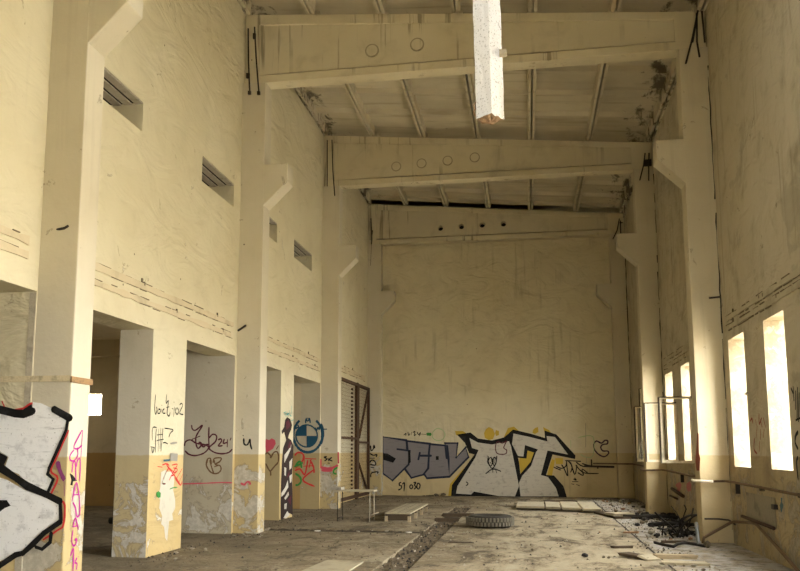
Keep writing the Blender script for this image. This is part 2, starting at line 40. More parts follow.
from mathutils import Vector, Matrix
C = bpy.context.scene.collection
R = math.radians
rnd = random.Random(7)

# ------------------------------------------------------------------ dimensions (metres)
XLW, XLC = -4.888, -4.462          # left wall face, left column face
XRW, XRC = 3.017, 2.573            # right wall face, right column face
YK = [7.66, 13.66, 19.66, 25.66]   # near faces of the columns
CT = 0.37                          # column thickness along the hall
YB = 26.032                        # far wall
DADO = 1.31                        # top of the ochre band
HBW = 8.075
HB = 7.90                          # underside of the roof beams
def roof(x): return 9.235 - (x + 4.888) * 0.0891   # underside of the roof ribs

# ------------------------------------------------------------------ object helpers
def tag(o, label=None, cat=None, group=None, kind=None):
    if label: o['label'] = label
    if cat: o['category'] = cat
    if group: o['group'] = group
    if kind: o['kind'] = kind
    return o
def empty(name, loc, label, cat, group=None):
    o = bpy.data.objects.new(name, None); C.objects.link(o)
    o.location = loc; o.empty_display_size = 0.2
    return tag(o, label, cat, group)
class MB:
    """collects shapes into one mesh (world coordinates)"""
    def __init__(s): s.v = []; s.f = []; s.m = []; s.sm = []
    def add(s, vs, fs, m=0, smooth=False):
        b = len(s.v); s.v += [tuple(x) for x in vs]
        for f in fs: s.f.append([b + i for i in f]); s.m.append(m); s.sm.append(smooth)
        return s
    def box(s, x0, x1, y0, y1, z0, z1, m=0, rot=None, at=None):
        vs = [(x, y, z) for z in (z0, z1) for y in (y0, y1) for x in (x0, x1)]
        if rot is not None:
            vs = [tuple(rot @ Vector(v) + Vector(at or (0, 0, 0))) for v in vs]
        return s.add(vs, [(0, 2, 3, 1), (4, 5, 7, 6), (0, 1, 5, 4), (2, 6, 7, 3), (0, 4, 6, 2), (1, 3, 7, 5)], m)
    def prism(s, poly, axis, a, b, m=0):
        """poly in the two other axes, extruded along axis from a to b"""
        def P(u, v, w):
            return {0: (w, u, v), 1: (u, w, v), 2: (u, v, w)}[axis]
        n = len(poly)
        vs = [P(u, v, a) for u, v in poly] + [P(u, v, b) for u, v in poly]
        fs = [tuple(range(n)), tuple(range(2 * n - 1, n - 1, -1))]
        fs += [(i, i + n, (i + 1) % n + n, (i + 1) % n) for i in range(n)]
        return s.add(vs, fs, m)
    def tube(s, pts, r, n=8, m=0, cap=True, smooth=True):
        pts = [Vector(p) for p in pts]; rings = []; b = len(s.v); prev = None
        rr = r if isinstance(r, (list, tuple)) else [r] * len(pts)
        for i, p in enumerate(pts):
            d = (pts[min(i + 1, len(pts) - 1)] - pts[max(i - 1, 0)]).normalized()
            if prev is None:
                prev = d.orthogonal().normalized()
            u = (prev - d * prev.dot(d)); u = u.normalized() if u.length > 1e-6 else d.orthogonal().normalized()
            prev = u; w = d.cross(u)
            for k in range(n):
                a = 2 * math.pi * k / n
                s.v.append(tuple(p + (u * math.cos(a) + w * math.sin(a)) * rr[i]))
        L = len(pts)
        for i in range(L - 1):
            for k in range(n):
                s.f.append([b + i * n + k, b + i * n + (k + 1) % n, b + (i + 1) * n + (k + 1) % n, b + (i + 1) * n + k]); s.m.append(m); s.sm.append(smooth)
        if cap:
            s.f.append([b + k for k in range(n - 1, -1, -1)]); s.m.append(m); s.sm.append(False)
            s.f.append([b + (L - 1) * n + k for k in range(n)]); s.m.append(m); s.sm.append(False)
        return s
    def build(s, name, mats, parent=None, bevel=0.0, fix=True):
        me = bpy.data.meshes.new(name)
        o = bpy.data.objects.new(name, me); C.objects.link(o)
        org = Vector((0, 0, 0))
        if parent is not None:
            o.parent = parent
            org = Vector(parent.location); q = parent
            while q.parent is not None:
                q = q.parent; org += Vector(q.location)
        me.from_pydata([tuple(Vector(v) - org) for v in s.v], [], s.f)
        if not isinstance(mats, (list, tuple)): mats = [mats]
        for m in mats: me.materials.append(m)
        me.polygons.foreach_set('material_index', s.m)
        me.polygons.foreach_set('use_smooth', s.sm)
        if fix:
            bm = bmesh.new(); bm.from_mesh(me)
            bmesh.ops.recalc_face_normals(bm, faces=bm.faces); bm.to_mesh(me); bm.free()
        if bevel:
            b = o.modifiers.new('bevel', 'BEVEL'); b.width = bevel; b.segments = 2; b.limit_method = 'ANGLE'; b.angle_limit = R(40)
        me.update()
        return o
def wall_mesh(axis, front, back, u0, u1, z0, z1, holes, mb=None):
    """slab with rectangular through-holes; axis 0: plane x=front/back over (y,z); axis 1: plane y over (x,z); axis 2: plane z over (x,y)"""
    mb = mb or MB()
    us = sorted({u0, u1} | {h[i] for h in holes for i in (0, 1)}); us = [u for u in us if u0 <= u <= u1]
    zs = sorted({z0, z1} | {h[i] for h in holes for i in (2, 3)}); zs = [z for z in zs if z0 <= z <= z1]
    def solid(i, j):
        if i < 0 or j < 0 or i >= len(us) - 1 or j >= len(zs) - 1: return False
        cu, cz = (us[i] + us[i + 1]) / 2, (zs[j] + zs[j + 1]) / 2
        return not any(h[0] < cu < h[1] and h[2] < cz < h[3] for h in holes)
    def P(u, z, w): return {0: (w, u, z), 1: (u, w, z), 2: (u, z, w)}[axis]
    idx = {}; vs = []; fs = []
    def V(i, j, k):
        key = (i, j, k)
        if key not in idx:
            idx[key] = len(vs); vs.append(P(us[i], zs[j], front if k == 0 else back))
        return idx[key]
    for i in range(len(us) - 1):
        for j in range(len(zs) - 1):
            if not solid(i, j): continue
            for k in (0, 1): fs.append((V(i, j, k), V(i + 1, j, k), V(i + 1, j + 1, k), V(i, j + 1, k)))
            if not solid(i - 1, j): fs.append((V(i, j, 0), V(i, j + 1, 0), V(i, j + 1, 1), V(i, j, 1)))
            if not solid(i + 1, j): fs.append((V(i + 1, j, 0), V(i + 1, j + 1, 0), V(i + 1, j + 1, 1), V(i + 1, j, 1)))
            if not solid(i, j - 1): fs.append((V(i, j, 0), V(i + 1, j, 0), V(i + 1, j, 1), V(i, j, 1)))
            if not solid(i, j + 1): fs.append((V(i, j + 1, 0), V(i + 1, j + 1, 0), V(i + 1, j + 1, 1), V(i, j + 1, 1)))
    return mb.add(vs, fs)

# ------------------------------------------------------------------ materials
class NT:
    def __init__(s, name):
        s.mat = bpy.data.materials.new(name); s.mat.use_nodes = True
        s.nt = s.mat.node_tree; s.nt.nodes.clear()
        s.out = s.n('ShaderNodeOutputMaterial'); s.bsdf = s.n('ShaderNodeBsdfPrincipled')
        s.l(s.bsdf.outputs[0], s.out.inputs[0])
        s.bsdf.inputs['Roughness'].default_value = 0.9
        s.bsdf.inputs['Specular IOR Level'].default_value = 0.2
    def n(s, t, **k):
        x = s.nt.nodes.new(t)
        for a, b in k.items(): setattr(x, a, b)
        return x
    def l(s, a, b): s.nt.links.new(a, b)
    def val(s, sock, v):
        if hasattr(v, 'node'): s.l(v, sock)
        elif isinstance(v, (tuple, list)) and len(v) == 3 and sock.type == 'RGBA': sock.default_value = (*v, 1)
        else: sock.default_value = v
    def math(s, op, a, b=0.0, c=None, clamp=False):
        x = s.n('ShaderNodeMath', operation=op); x.use_clamp = clamp
        s.val(x.inputs[0], a); s.val(x.inputs[1], b)
        if c is not None: s.val(x.inputs[2], c)
        return x.outputs[0]
    def pos(s, scale=(1, 1, 1), obj=False):
        if obj: p = s.n('ShaderNodeTexCoord').outputs['Object']
        else: p = s.n('ShaderNodeNewGeometry').outputs['Position']
        if scale == (1, 1, 1): return p
        m = s.n('ShaderNodeMapping'); s.l(p, m.inputs[0]); m.inputs['Scale'].default_value = scale
        return m.outputs[0]
    def noise(s, vec, scale, detail=4, rough=.55, dist=0.0):
        x = s.n('ShaderNodeTexNoise'); s.l(vec, x.inputs['Vector'])
        x.inputs['Scale'].default_value = scale; x.inputs['Detail'].default_value = detail
        x.inputs['Roughness'].default_value = rough; x.inputs['Distortion'].default_value = dist
        return x.outputs['Fac']
    def ramp(s, f, a, b, lo=0.0, hi=1.0):
        x = s.n('ShaderNodeMapRange'); x.clamp = True; x.interpolation_type = 'SMOOTHSTEP'
        s.val(x.inputs[0], f); x.inputs[1].default_value = a; x.inputs[2].default_value = b
        x.inputs[3].default_value = lo; x.inputs[4].default_value = hi
        return x.outputs[0]
    def mix(s, f, a, b, mode='MIX'):
        x = s.n('ShaderNodeMix', data_type='RGBA', blend_type=mode)
        s.val(x.inputs[0], f); s.val(x.inputs[6], a); s.val(x.inputs[7], b)
        return x.outputs[2]
    def sep(s, v):
        x = s.n('ShaderNodeSeparateXYZ'); s.l(v, x.inputs[0]); return x.outputs
    def bump(s, h, strength=.3, dist=.02, prev=None):
        x = s.n('ShaderNodeBump'); s.l(h, x.inputs['Height']); x.inputs['Strength'].default_value = strength; x.inputs['Distance'].default_value = dist
        if prev is not None: s.l(prev, x.inputs['Normal'])
        return x.outputs[0]
    def done(s, col, normal=None, rough=None):
        s.val(s.bsdf.inputs['Base Color'], col)
        if normal is not None: s.l(normal, s.bsdf.inputs['Normal'])
        if rough is not None: s.val(s.bsdf.inputs['Roughness'], rough)
        return s.mat

def plaster(name, upper, lower=None, peel=.0, grime=.3, streak=.2, dark=(.20, .16, .10), bumpy=.35, dado=DADO, peelcol=(.50, .46, .36), patch=0.0, ripple=True, peeltop=1.25):
    t = NT(name); p = t.pos(); z = t.sep(p)[2]
    big = t.noise(p, .55, 5, .6); mid = t.noise(p, 2.2, 6, .6, .4); fine = t.noise(p, 14, 5, .65)
    col = upper
    if lower is not None:
        edge = t.math('ADD', z, t.math('MULTIPLY', t.math('SUBTRACT', fine, .5), .03))
        f = t.ramp(edge, dado - .012, dado + .012, 1, 0)
        col = t.mix(f, upper, lower)
    # uneven old paint
    col = t.mix(t.ramp(big, .35, .7, 0, .35), col, t.mix(.5, col, dark, 'MULTIPLY') if False else t.mix(1.0, col, (.80, .74, .62), 'MULTIPLY'))
    col = t.mix(t.ramp(mid, .48, .80, 0, grime), col, dark)
    if streak:
        st = t.noise(t.pos((3.2, 3.2, .16)), 2.3, 5, .6)
        msk = t.ramp(t.noise(p, .5, 3), .46, .6)
        col = t.mix(t.math('MULTIPLY', t.ramp(st, .55, .66, 0, streak), msk), col, dark)
    if peel:
        pn = t.noise(p, 2.6, 8, .66, .6)
        lowm = t.ramp(z, peeltop - .35, peeltop, 1, 0) if peeltop else 1.0
        thr = t.math('ADD', pn, t.math('MULTIPLY', lowm, peel * .17) if peeltop else peel * .17)
        pf = t.ramp(thr, .665, .69)
        grain = t.mix(t.ramp(fine, .35, .7), peelcol, tuple(c * 1.35 for c in peelcol))
        rim = t.math('MULTIPLY', t.ramp(thr, .645, .668), t.ramp(thr, .70, .675))
        col = t.mix(pf, col, grain)
        col = t.mix(t.math('MULTIPLY', rim, .45), col, (.16, .12, .07))
    if patch:
        pn2 = t.noise(p, 1.1, 6, .6, .8)
        col = t.mix(t.ramp(pn2, .60, .64, 0, patch), col, tuple(c * .62 for c in upper))
    # pin holes and small chips
    vo = t.n('ShaderNodeTexVoronoi'); t.l(p, vo.inputs['Vector']); vo.inputs['Scale'].default_value = 1.7
    hole = t.ramp(vo.outputs['Distance'], .018, .03, 1, 0)
    col = t.mix(t.math('MULTIPLY', hole, .8), col, (.05, .04, .03))
    n1 = t.bump(mid, bumpy, .05)
    if ripple:
        w = t.noise(t.pos((1, .7, 1.6)), 1.3, 3, .5, 1.6)
        n1 = t.bump(w, .5, .14, n1)
        w2 = t.noise(t.pos((.5, .5, 1.4)), 4.5, 4, .6, 2.2); n1 = t.bump(w2, .14, .03, n1)
    n1 = t.bump(fine, .35, .012, n1)
    return t.done(col, n1, .88)

CREAM = (.61, .558, .39); OCHRE = (.55, .425, .205)
M = {}
M['wall_left'] = plaster('painted_plaster_left', CREAM, OCHRE, peel=.35, grime=.10, streak=.05, bumpy=.2)
M['wall_right'] = plaster('painted_plaster_right', (.48, .435, .325), (.37, .305, .185), peel=.8, grime=.6, streak=.4, bumpy=.6, peelcol=(.27, .24, .18), patch=.45)
M['wall_far'] = plaster('painted_plaster_far', (.64, .58, .405), (.55, .455, .26), peel=0, grime=.18, streak=.28, bumpy=.25)
M['column'] = plaster('column_paint', (.59, .54, .41), (.49, .385, .19), peel=1.0, grime=.08, streak=.08, bumpy=.15, ripple=False, peelcol=(.40, .365, .285))
M['column_right'] = plaster('column_paint_right', (.58, .53, .40), (.50, .415, .25), peel=.1, grime=.10, streak=.1, bumpy=.15, ripple=False)
M['beam'] = plaster('beam_paint', (.63, .57, .405), None, peel=0, grime=.25, streak=.75, bumpy=.15, ripple=False)
M['jamb'] = plaster('jamb_plaster', (.50, .46, .36), (.45, .37, .21), peel=1.05, grime=.12, streak=.1, bumpy=.2, ripple=False, peelcol=(.40, .375, .32))
M['jamb_grey'] = plaster('grey_recess_plaster', (.48, .445, .355), (.44, .395, .29), peel=.8, grime=.15, streak=.15, bumpy=.2, ripple=False, peelcol=(.41, .385, .32))
M['jamb_plain'] = plaster('plain_recess_paint', (.50, .455, .335), (.43, .345, .18), peel=.1, grime=.15, streak=.15, bumpy=.15, ripple=False)
M['room'] = plaster('room_paint', (.55, .48, .33), (.42, .28, .11), peel=0, grime=.25, streak=.1, bumpy=.2, ripple=False)
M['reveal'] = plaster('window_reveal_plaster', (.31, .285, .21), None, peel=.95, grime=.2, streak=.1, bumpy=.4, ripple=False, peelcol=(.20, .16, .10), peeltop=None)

def mat_ceiling():
    t = NT('ceiling_concrete'); p = t.pos(); x, y, z = t.sep(p)
    big = t.noise(p, .8, 5, .6); fine = t.noise(p, 11, 5, .6)
    band = t.noise(t.pos((.25, 2.6, 1)), 1.6, 4, .55)
    col = t.mix(t.ramp(big, .35, .7), (.60, .545, .41), (.50, .45, .33))
    col = t.mix(t.ramp(band, .5, .72, 0, .45), col, (.25, .20, .12))
    # water stains creeping in from both long walls
    dn = t.noise(t.pos((2.2, 1.2, 1)), 1.5, 6, .65, .5)
    dl = t.ramp(x, -4.9, -3.9, 1, 0); dr = t.ramp(x, 1.7, 3.0, 0, 1)
    e = t.math('ADD', dn, t.math('MULTIPLY', t.math('MAXIMUM', dl, dr), .22))
    col = t.mix(t.ramp(e, .66, .80, 0, .85), col, (.06, .048, .032))
    return t.done(col, t.bump(fine, .3, .01), .95)
M['ceiling'] = mat_ceiling()

def mat_floor():
    t = NT('dusty_concrete_floor'); p = t.pos(); x, y, z = t.sep(p)
    n1 = t.noise(p, .7, 6, .6); n2 = t.noise(p, 3.0, 8, .7, .3); n3 = t.noise(p, 18, 6, .75); n4 = t.noise(p, 1.6, 8, .75, .8)
    n5 = t.noise(t.pos((1, .45, 1)), 1.9, 9, .78, .5)
    col = t.mix(t.ramp(n1, .38, .62), (.215, .175, .11), (.30, .25, .165))
    col = t.mix(t.ramp(n4, .50, .60, 0, .6), col, (.11, .085, .052))
    col = t.mix(t.ramp(n2, .52, .60, 0, .45), col, (.38, .33, .23))
    col = t.mix(t.ramp(n5, .53, .60, 0, .8), col, (.085, .066, .042))
    col = t.mix(t.ramp(n5, .45, .38, 0, .6), col, (.42, .37, .265))
    col = t.mix(t.ramp(n3, .54, .64, 0, .85), col, (.05, .04, .028))
    # lighter strip in the middle right, grey mortar dust by the right wall
    mid = t.math('MULTIPLY', t.ramp(x, -1.2, -.2), t.ramp(x, 1.9, 1.5))
    col = t.mix(t.math('MULTIPLY', mid, t.ramp(n5, .56, .46, .0, .5)), col, (.46, .405, .285))
    dust = t.math('MULTIPLY', t.ramp(x, 1.5, 1.9), t.ramp(n2, .35, .6))
    col = t.mix(t.math('MULTIPLY', dust, .8), col, (.40, .39, .37))
    blk = t.noise(p, 6.5, 6, .7, .6)
    col = t.mix(t.math('MULTIPLY', t.ramp(blk, .56, .64), t.ramp(x, 1.3, 2.2, .12, .9)), col, (.07, .055, .045))
    # darker brown towards the left wall
    col = t.mix(t.math('MULTIPLY', t.ramp(x, -1.9, -4.6, 0, .55), t.ramp(n2, .3, .6)), col, (.19, .155, .10))
    nn = t.bump(n4, .5, .06); nn = t.bump(n2, .6, .04, nn); nn = t.bump(n3, .9, .02, nn)
    return t.done(col, nn, .95)
M['floor'] = mat_floor()

def simple(name, col, var=.25, scale=9, rough=.8, bump=.25, metal=0.0, dark=None, obj=True, thr=(.5, .72), stretch=(1, 1, 1)):
    t = NT(name); p = t.pos(stretch, obj) if stretch != (1, 1, 1) else t.pos(obj=obj)
    a = t.noise(p, scale, 5, .6); b = t.noise(p, scale * 5, 4, .6)
    d = dark or tuple(c * .45 for c in col)
    c = t.mix(t.ramp(a, thr[0], thr[1], 0, min(1, var * 2)), col, d)
    c = t.mix(t.ramp(b, .5, .75, 0, var), c, d)
    t.bsdf.inputs['Metallic'].default_value = metal
    return t.done(c, t.bump(b, bump, .01), rough)
M['wood'] = simple('weathered_wood', (.40, .32, .20), .4, 5, .9, .4, stretch=(1, 6, 6))
M['wood_grey'] = simple('grey_boards', (.40, .35, .235), .35, 5, .9, .4)
M['wood_dark'] = simple('dark_rotten_wood', (.075, .054, .033), .4, 6, .9, .5)
M['rust'] = simple('rusty_steel', (.085, .048, .028), .5, 14, .75, .3, .3, (.06, .035, .02))
M['dark_rust'] = simple('dark_rusty_iron', (.075, .045, .028), .5, 12, .8, .3, .2, (.03, .02, .014))
M['dark_steel'] = simple('dark_steel', (.05, .04, .03), .4, 12, .6, .3, .4)
M['pipe'] = simple('brown_pipe', (.15, .10, .06), .4, 6, .7, .2)
M['pipe_white'] = simple('pale_painted_pipe', (.74, .68, .55), .25, 6, .6, .2)
M['old_pale'] = simple('scuffed_pale_paint', (.40, .36, .27), .4, 10, .8, .3)
M['sash'] = simple('old_white_sash_paint', (.78, .72, .56), .3, 10, .7, .3)
M['sash_dark'] = simple('bare_sash_edge', (.07, .055, .04), .3, 10, .8, .3)
M['flaky'] = simple('flaking_white_paint', (.86, .87, .88), .35, 45, .7, .8, 0, (.26, .26, .26), thr=(.56, .66))
M['endgrain'] = simple('brown_end_grain', (.30, .20, .12), .5, 12, .9, .5)
M['rubber'] = simple('old_tyre_rubber', (.045, .040, .032), .3, 8, .85, .4, dark=(.09, .08, .06))
M['tread'] = simple('pale_tread_rubber', (.15, .135, .10), .35, 8, .9, .4)  # paler than the carcass, so the tread ribs stand out
M['black'] = simple('burnt_black', (.028, .025, .022), .3, 9, .8, .4)
M['stone'] = simple('mortar_rubble', (.36, .325, .255), .35, 9, .95, .6)
M['stone_dark'] = simple('dirty_rubble', (.15, .12, .08), .4, 9, .95, .6)
M['trench_dirt'] = simple('dark_gravel', (.12, .095, .06), .5, 7, .95, .8)
M['groove_dirt'] = simple('dark_groove_dirt', (.075, .058, .036), .5, 7, .95, .8)
M['brick'] = simple('brick_rubble', (.36, .21, .12), .35, 9, .95, .6)
M['paper'] = simple('white_scrap', (.82, .80, .74), .1, 9, .8, .2)
M['sheet'] = simple('pale_board', (.40, .355, .25), .3, 4, .9, .2)
M['grey_pipe'] = simple('grey_plastic', (.17, .175, .18), .2, 6, .6, .2)
M['cable'] = simple('dark_cable', (.055, .045, .035), .2, 9, .7, .1)
M['chase_dark'] = plaster('grimy_chased_plaster', (.46, .415, .30), None, grime=.6, streak=0, bumpy=.7, ripple=False)
M['chip'] = simple('dark_broken_edge', (.17, .135, .085), .3, 9, .9, .1)
M['chase'] = plaster('chased_plaster', (.58, .50, .34), None, grime=.4, streak=0, bumpy=.6, ripple=False)
M['mortar'] = simple('brownish_mortar', (.48, .43, .325), .3, 7, .95, .4)
M['trim'] = simple('cream_batten', (.62, .53, .34), .35, 12, .85, .3)
M['trim_brown'] = simple('bare_wood_batten', (.34, .21, .10), .35, 12, .85, .3)
M['crack'] = simple('open_joint', (.03, .024, .018), .2, 9, .95, .3)
M['room_dark'] = simple('room_shade_paint', (.07, .06, .045), .3, 3, .95, .2, obj=False)  # near-black colour holds the shade of the upper room behind the vents
M['gap_dark'] = simple('dim_gap', (.09, .075, .05), .2, 4, 1.0, 0)
M['stain'] = simple('plug_mortar', (.36, .315, .22), .3, 9, .95, .4)
M['void'] = simple('shade_black', (.02, .017, .013), .2, 4, 1.0, 0)  # black standing in for deep shade in holes and gaps
M['lintel'] = simple('grey_lintel', (.42, .38, .30), .35, 8, .95, .4)
M['grey_plaster'] = simple('bare_grey_plaster', (.27, .24, .175), .35, 4, .95, .4)
M['ground'] = simple('outside_ground', (.55, .50, .40), .3, 1.5, .95, .3, obj=False)
def mat_glass():
    t = NT('dirty_window_glass')
    t.bsdf.inputs['Transmission Weight'].default_value = .85; t.bsdf.inputs['IOR'].default_value = 1.3
    return t.done((.62, .62, .56), None, .15)
M['glass'] = mat_glass()
PAINT = dict(lilac=(.22, .205, .21), navy=(.022, .028, .048), ink=(.010, .0095, .009), mustard=(.52, .36, .05), silver=(.54, .51, .43), chrome=(.86, .86, .84),
    maroon=(.085, .018, .026), green=(.05, .25, .05), palegreen=(.36, .48, .26), plum=(.05, .02, .045), grey=(.30, .28, .23), red=(.60, .045, .04), steel=(.06, .13, .16),
    flake=(.58, .54, .43), brown=(.15, .085, .04), fadedpink=(.42, .14, .13), pink=(.58, .09, .12), black_red=(.030, .018, .014), teal=(.06, .36, .33), blue=(.018, .075, .12), magenta=(.42, .02, .24), purple=(.24, .05, .16), rust=(.24, .06, .04))
def mat_paint(k, col):
    t = NT('spray_paint_' + k); p = t.pos(); a = t.noise(p, 6, 6, .65); b = t.noise(p, 45, 4, .6)
    worn = {'chrome': .75, 'silver': .75, 'lilac': .35, 'flake': .3}.get(k, .25)
    c = t.mix(t.ramp(a, .52, .70, 0, worn), col, tuple(min(1, x * (.62 if sum(col) > 1 else 1.0) + (.06 if sum(col) < .2 else 0)) for x in col))
    if k in ('chrome', 'silver', 'lilac'):
        s = t.noise(t.pos((1.2, 1.2, 9)), 3.0, 5, .65)
        c = t.mix(t.ramp(s, .56, .68, 0, .45), c, tuple(x * .45 for x in col))
        c = t.mix(t.ramp(b, .62, .72, 0, .6), c, (.10, .085, .06))
    return t.done(c, t.bump(b, .3, .006), .6 if k == 'chrome' else .8)
for k, col in PAINT.items(): M['p_' + k] = mat_paint(k, col)

# ------------------------------------------------------------------ the shell
Y0 = -6.0
def S(o): o['kind'] = 'structure'; return o
def face_mats(o, test):
    for p in o.data.polygons:
        p.material_index = test(p)
TR = (-1.81, -1.40)            # floor trench
floor_holes = [(TR[0], TR[1], -5.5, 21.2), (-4.6, TR[0], 14.25, 14.85), (-2.95, -.25, 21.3, 21.55)]
mb = wall_mesh(2, 0.0, -.10, -11.6, 3.5, Y0 - .4, YB + .4, floor_holes)
mb.box(-11.6, 3.5, Y0 - .4, YB + .4, -.30, -.10)
S(mb.build('floor', M['floor']))

left_holes = [(5.3, 7.652, -1, 2.98), (8.11, 10.38, -1, 2.98), (11.5, 13.568, -1, 2.98), (14.11, 16.317, -1, 2.98), (17.27, 19.6, -1, 2.98),
              (8.4, 9.83, 5.52, 5.93), (11.89, 13.33, 5.52, 5.93), (14.42, 15.87, 5.52, 5.93), (17.13, 18.68, 5.52, 5.93), (0.0, 3.0, -1, 2.98)]
o = wall_mesh(0, XLW, -5.36, Y0, YB + .3, 0, 9.6, left_holes).build('wall_left', [M['wall_left'], M['jamb'], M['jamb_grey'], M['jamb_plain']])
face_mats(o, lambda p: 0 if not (abs(p.normal.y) > .5 and p.center.z < 3 and 8 < p.center.y) else 2 if abs(p.center.y - 13.568) < .01 else 3 if p.center.y > 14 else 1)
S(o)
right_holes = []
for b in (7.66, 13.66):
    for a, e in ((.98, 1.88), (2.88, 3.76), (4.77, 5.70)):
        right_holes.append((round(b + a, 3), round(b + e, 3), 1.15, 3.04))
right_holes += [(20.55, 21.45, 1.15, 3.04), (22.45, 23.35, 1.15, 3.04)]
# unseen openings added behind the camera to brighten the hall
right_holes += [(.6, 2.9, 1.15, 3.04), (3.9, 6.8, 1.15, 3.6)]
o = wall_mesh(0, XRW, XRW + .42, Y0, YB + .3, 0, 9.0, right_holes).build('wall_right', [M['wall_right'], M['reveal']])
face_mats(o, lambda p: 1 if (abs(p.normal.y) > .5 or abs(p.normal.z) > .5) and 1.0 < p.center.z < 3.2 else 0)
S(o)
S(wall_mesh(1, YB, YB + .3, -5.36, 3.5, 0, 9.6, []).build('wall_far', M['wall_far']))
FILL_OPENING = (1.0, 2.6, 0.0, 2.6)  # unseen rear opening, added to light the column fronts
S(wall_mesh(1, Y0, Y0 - .4, -11.6, 3.5, 0, 9.6, [(FILL_OPENING[0], FILL_OPENING[1], -1, FILL_OPENING[3])]).build('wall_rear', M['wall_right']))

# back rooms behind the left wall
mb = MB()
wall_mesh(1, 19.6, 19.95, -11.6, -5.36, 0, 9.6, [(-11.3, -10.57, 2.26, 2.79)], mb)
S(mb.build('wall_back_room_end', M['room']))
S(MB().box(-6.85, -5.36, 13.568, 14.0, 0, 4.2).build('wall_back_room_partition', M['jamb_grey']))
S(MB().box(-11.6, -11.3, Y0, 19.6, 0, 4.2).build('wall_back_room_side', M['room']))
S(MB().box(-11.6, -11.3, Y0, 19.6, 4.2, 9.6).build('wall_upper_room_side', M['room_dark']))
mb = MB().box(-11.3, -5.36, Y0, 19.6, 4.12, 4.3)
mb.box(-11.3, -5.36, 19.3, 19.6, 3.71, 4.12).box(-11.3, -5.36, 13.5, 13.9, 3.75, 4.12).box(-11.3, -5.36, 8.3, 8.6, 3.75, 4.12)
S(mb.build('ceiling_back_room', M['room']))
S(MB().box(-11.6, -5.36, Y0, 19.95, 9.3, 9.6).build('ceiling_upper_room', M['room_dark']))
S(wall_mesh(0, -5.36, -5.66, 19.95, YB + .3, 0, 9.6, []).build('wall_gate_back', M['wall_left']))
# gate recess: cut as its own shallow niche in front of that wall

# roof slabs with ribs
HOLE = (-.95, .55, 7.35, 8.35)   # unseen roof gap, added so sunlight reaches the hanging post
def sl(x, d): return roof(x) + d
mb = MB()
ribx = [-4.86, -3.66, -2.38, -1.06, .24, 1.60, 2.96]
ys = [Y0, HOLE[2], HOLE[3], YB + .3]
xs = [-5.4, HOLE[0], HOLE[1], 3.5]
for i in range(3):
    for j in range(3):
        if i == 1 and j == 1: continue
        poly = [(xs[i], sl(xs[i], .22)), (xs[i + 1], sl(xs[i + 1], .22)), (xs[i + 1], sl(xs[i + 1], .5)), (xs[i], sl(xs[i], .5))]
        mb.prism(poly, 1, ys[j], ys[j + 1] if j < 2 else 25.57)
spans = [(Y0, 1.6), (2.06, 7.34), (8.36, 13.69), (13.99, 19.69), (19.99, 25.69)]
for x in ribx:
    for a, e in spans:
        for dx in (-.075, .02):
            x0, x1 = x + dx, x + dx + .055
            mb.prism([(x0, sl(x0, 0)), (x1, sl(x1, 0)), (x1 + .015, sl(x1, .23)), (x0 - .015, sl(x0, .23))], 1, a, e)
for a, e in spans:
    for i in range(len(ribx) - 1):
        xa, xb = ribx[i] + .08, ribx[i + 1] - .08
        n = max(1, int(round((e - a) / 1.05)))
        for k in range(1, n):
            y = a + (e - a) * k / n
            if 7.0 < y < 8.6 and xa < .6 and xb > -1.0: continue
            # shallow cross ribs with sloped sides
            vs = []
            for xx in (xa, xb):
                vs += [(xx, y - .10, sl(xx, .23)), (xx, y - .035, sl(xx, .13)), (xx, y + .035, sl(xx, .13)), (xx, y + .10, sl(xx, .23))]
            mb.add(vs, [(0, 1, 5, 4), (1, 2, 6, 5), (2, 3, 7, 6), (0, 4, 7, 3), (0, 3, 2, 1), (4, 5, 6, 7)])
S(mb.build('ceiling', M['ceiling']))
S(MB().prism([(-5.4, sl(-5.4, .75)), (3.5, sl(3.5, .75)), (3.5, sl(3.5, .95)), (-5.4, sl(-5.4, .95))], 1, 25.4, YB + .3).prism([(-5.4, sl(-5.4, .11)), (3.5, sl(3.5, .11)), (3.5, sl(3.5, .95)), (-5.4, sl(-5.4, .95))], 1, 25.50, 25.57).box(2.99, 3.5, 25.1, YB + .3, 8.4, 10).box(-5.4, 3.5, YB, YB + .3, 8.9, 10.2).box(-5.4,-4.9,25.1,YB+.3,8.9,10.2).build('ceiling_gap', M['ceiling']))

# outside: ground and the sky (world)
S(MB().box(-40, 60, -45, 70, -.6, -.32).build('ground', M['ground']))

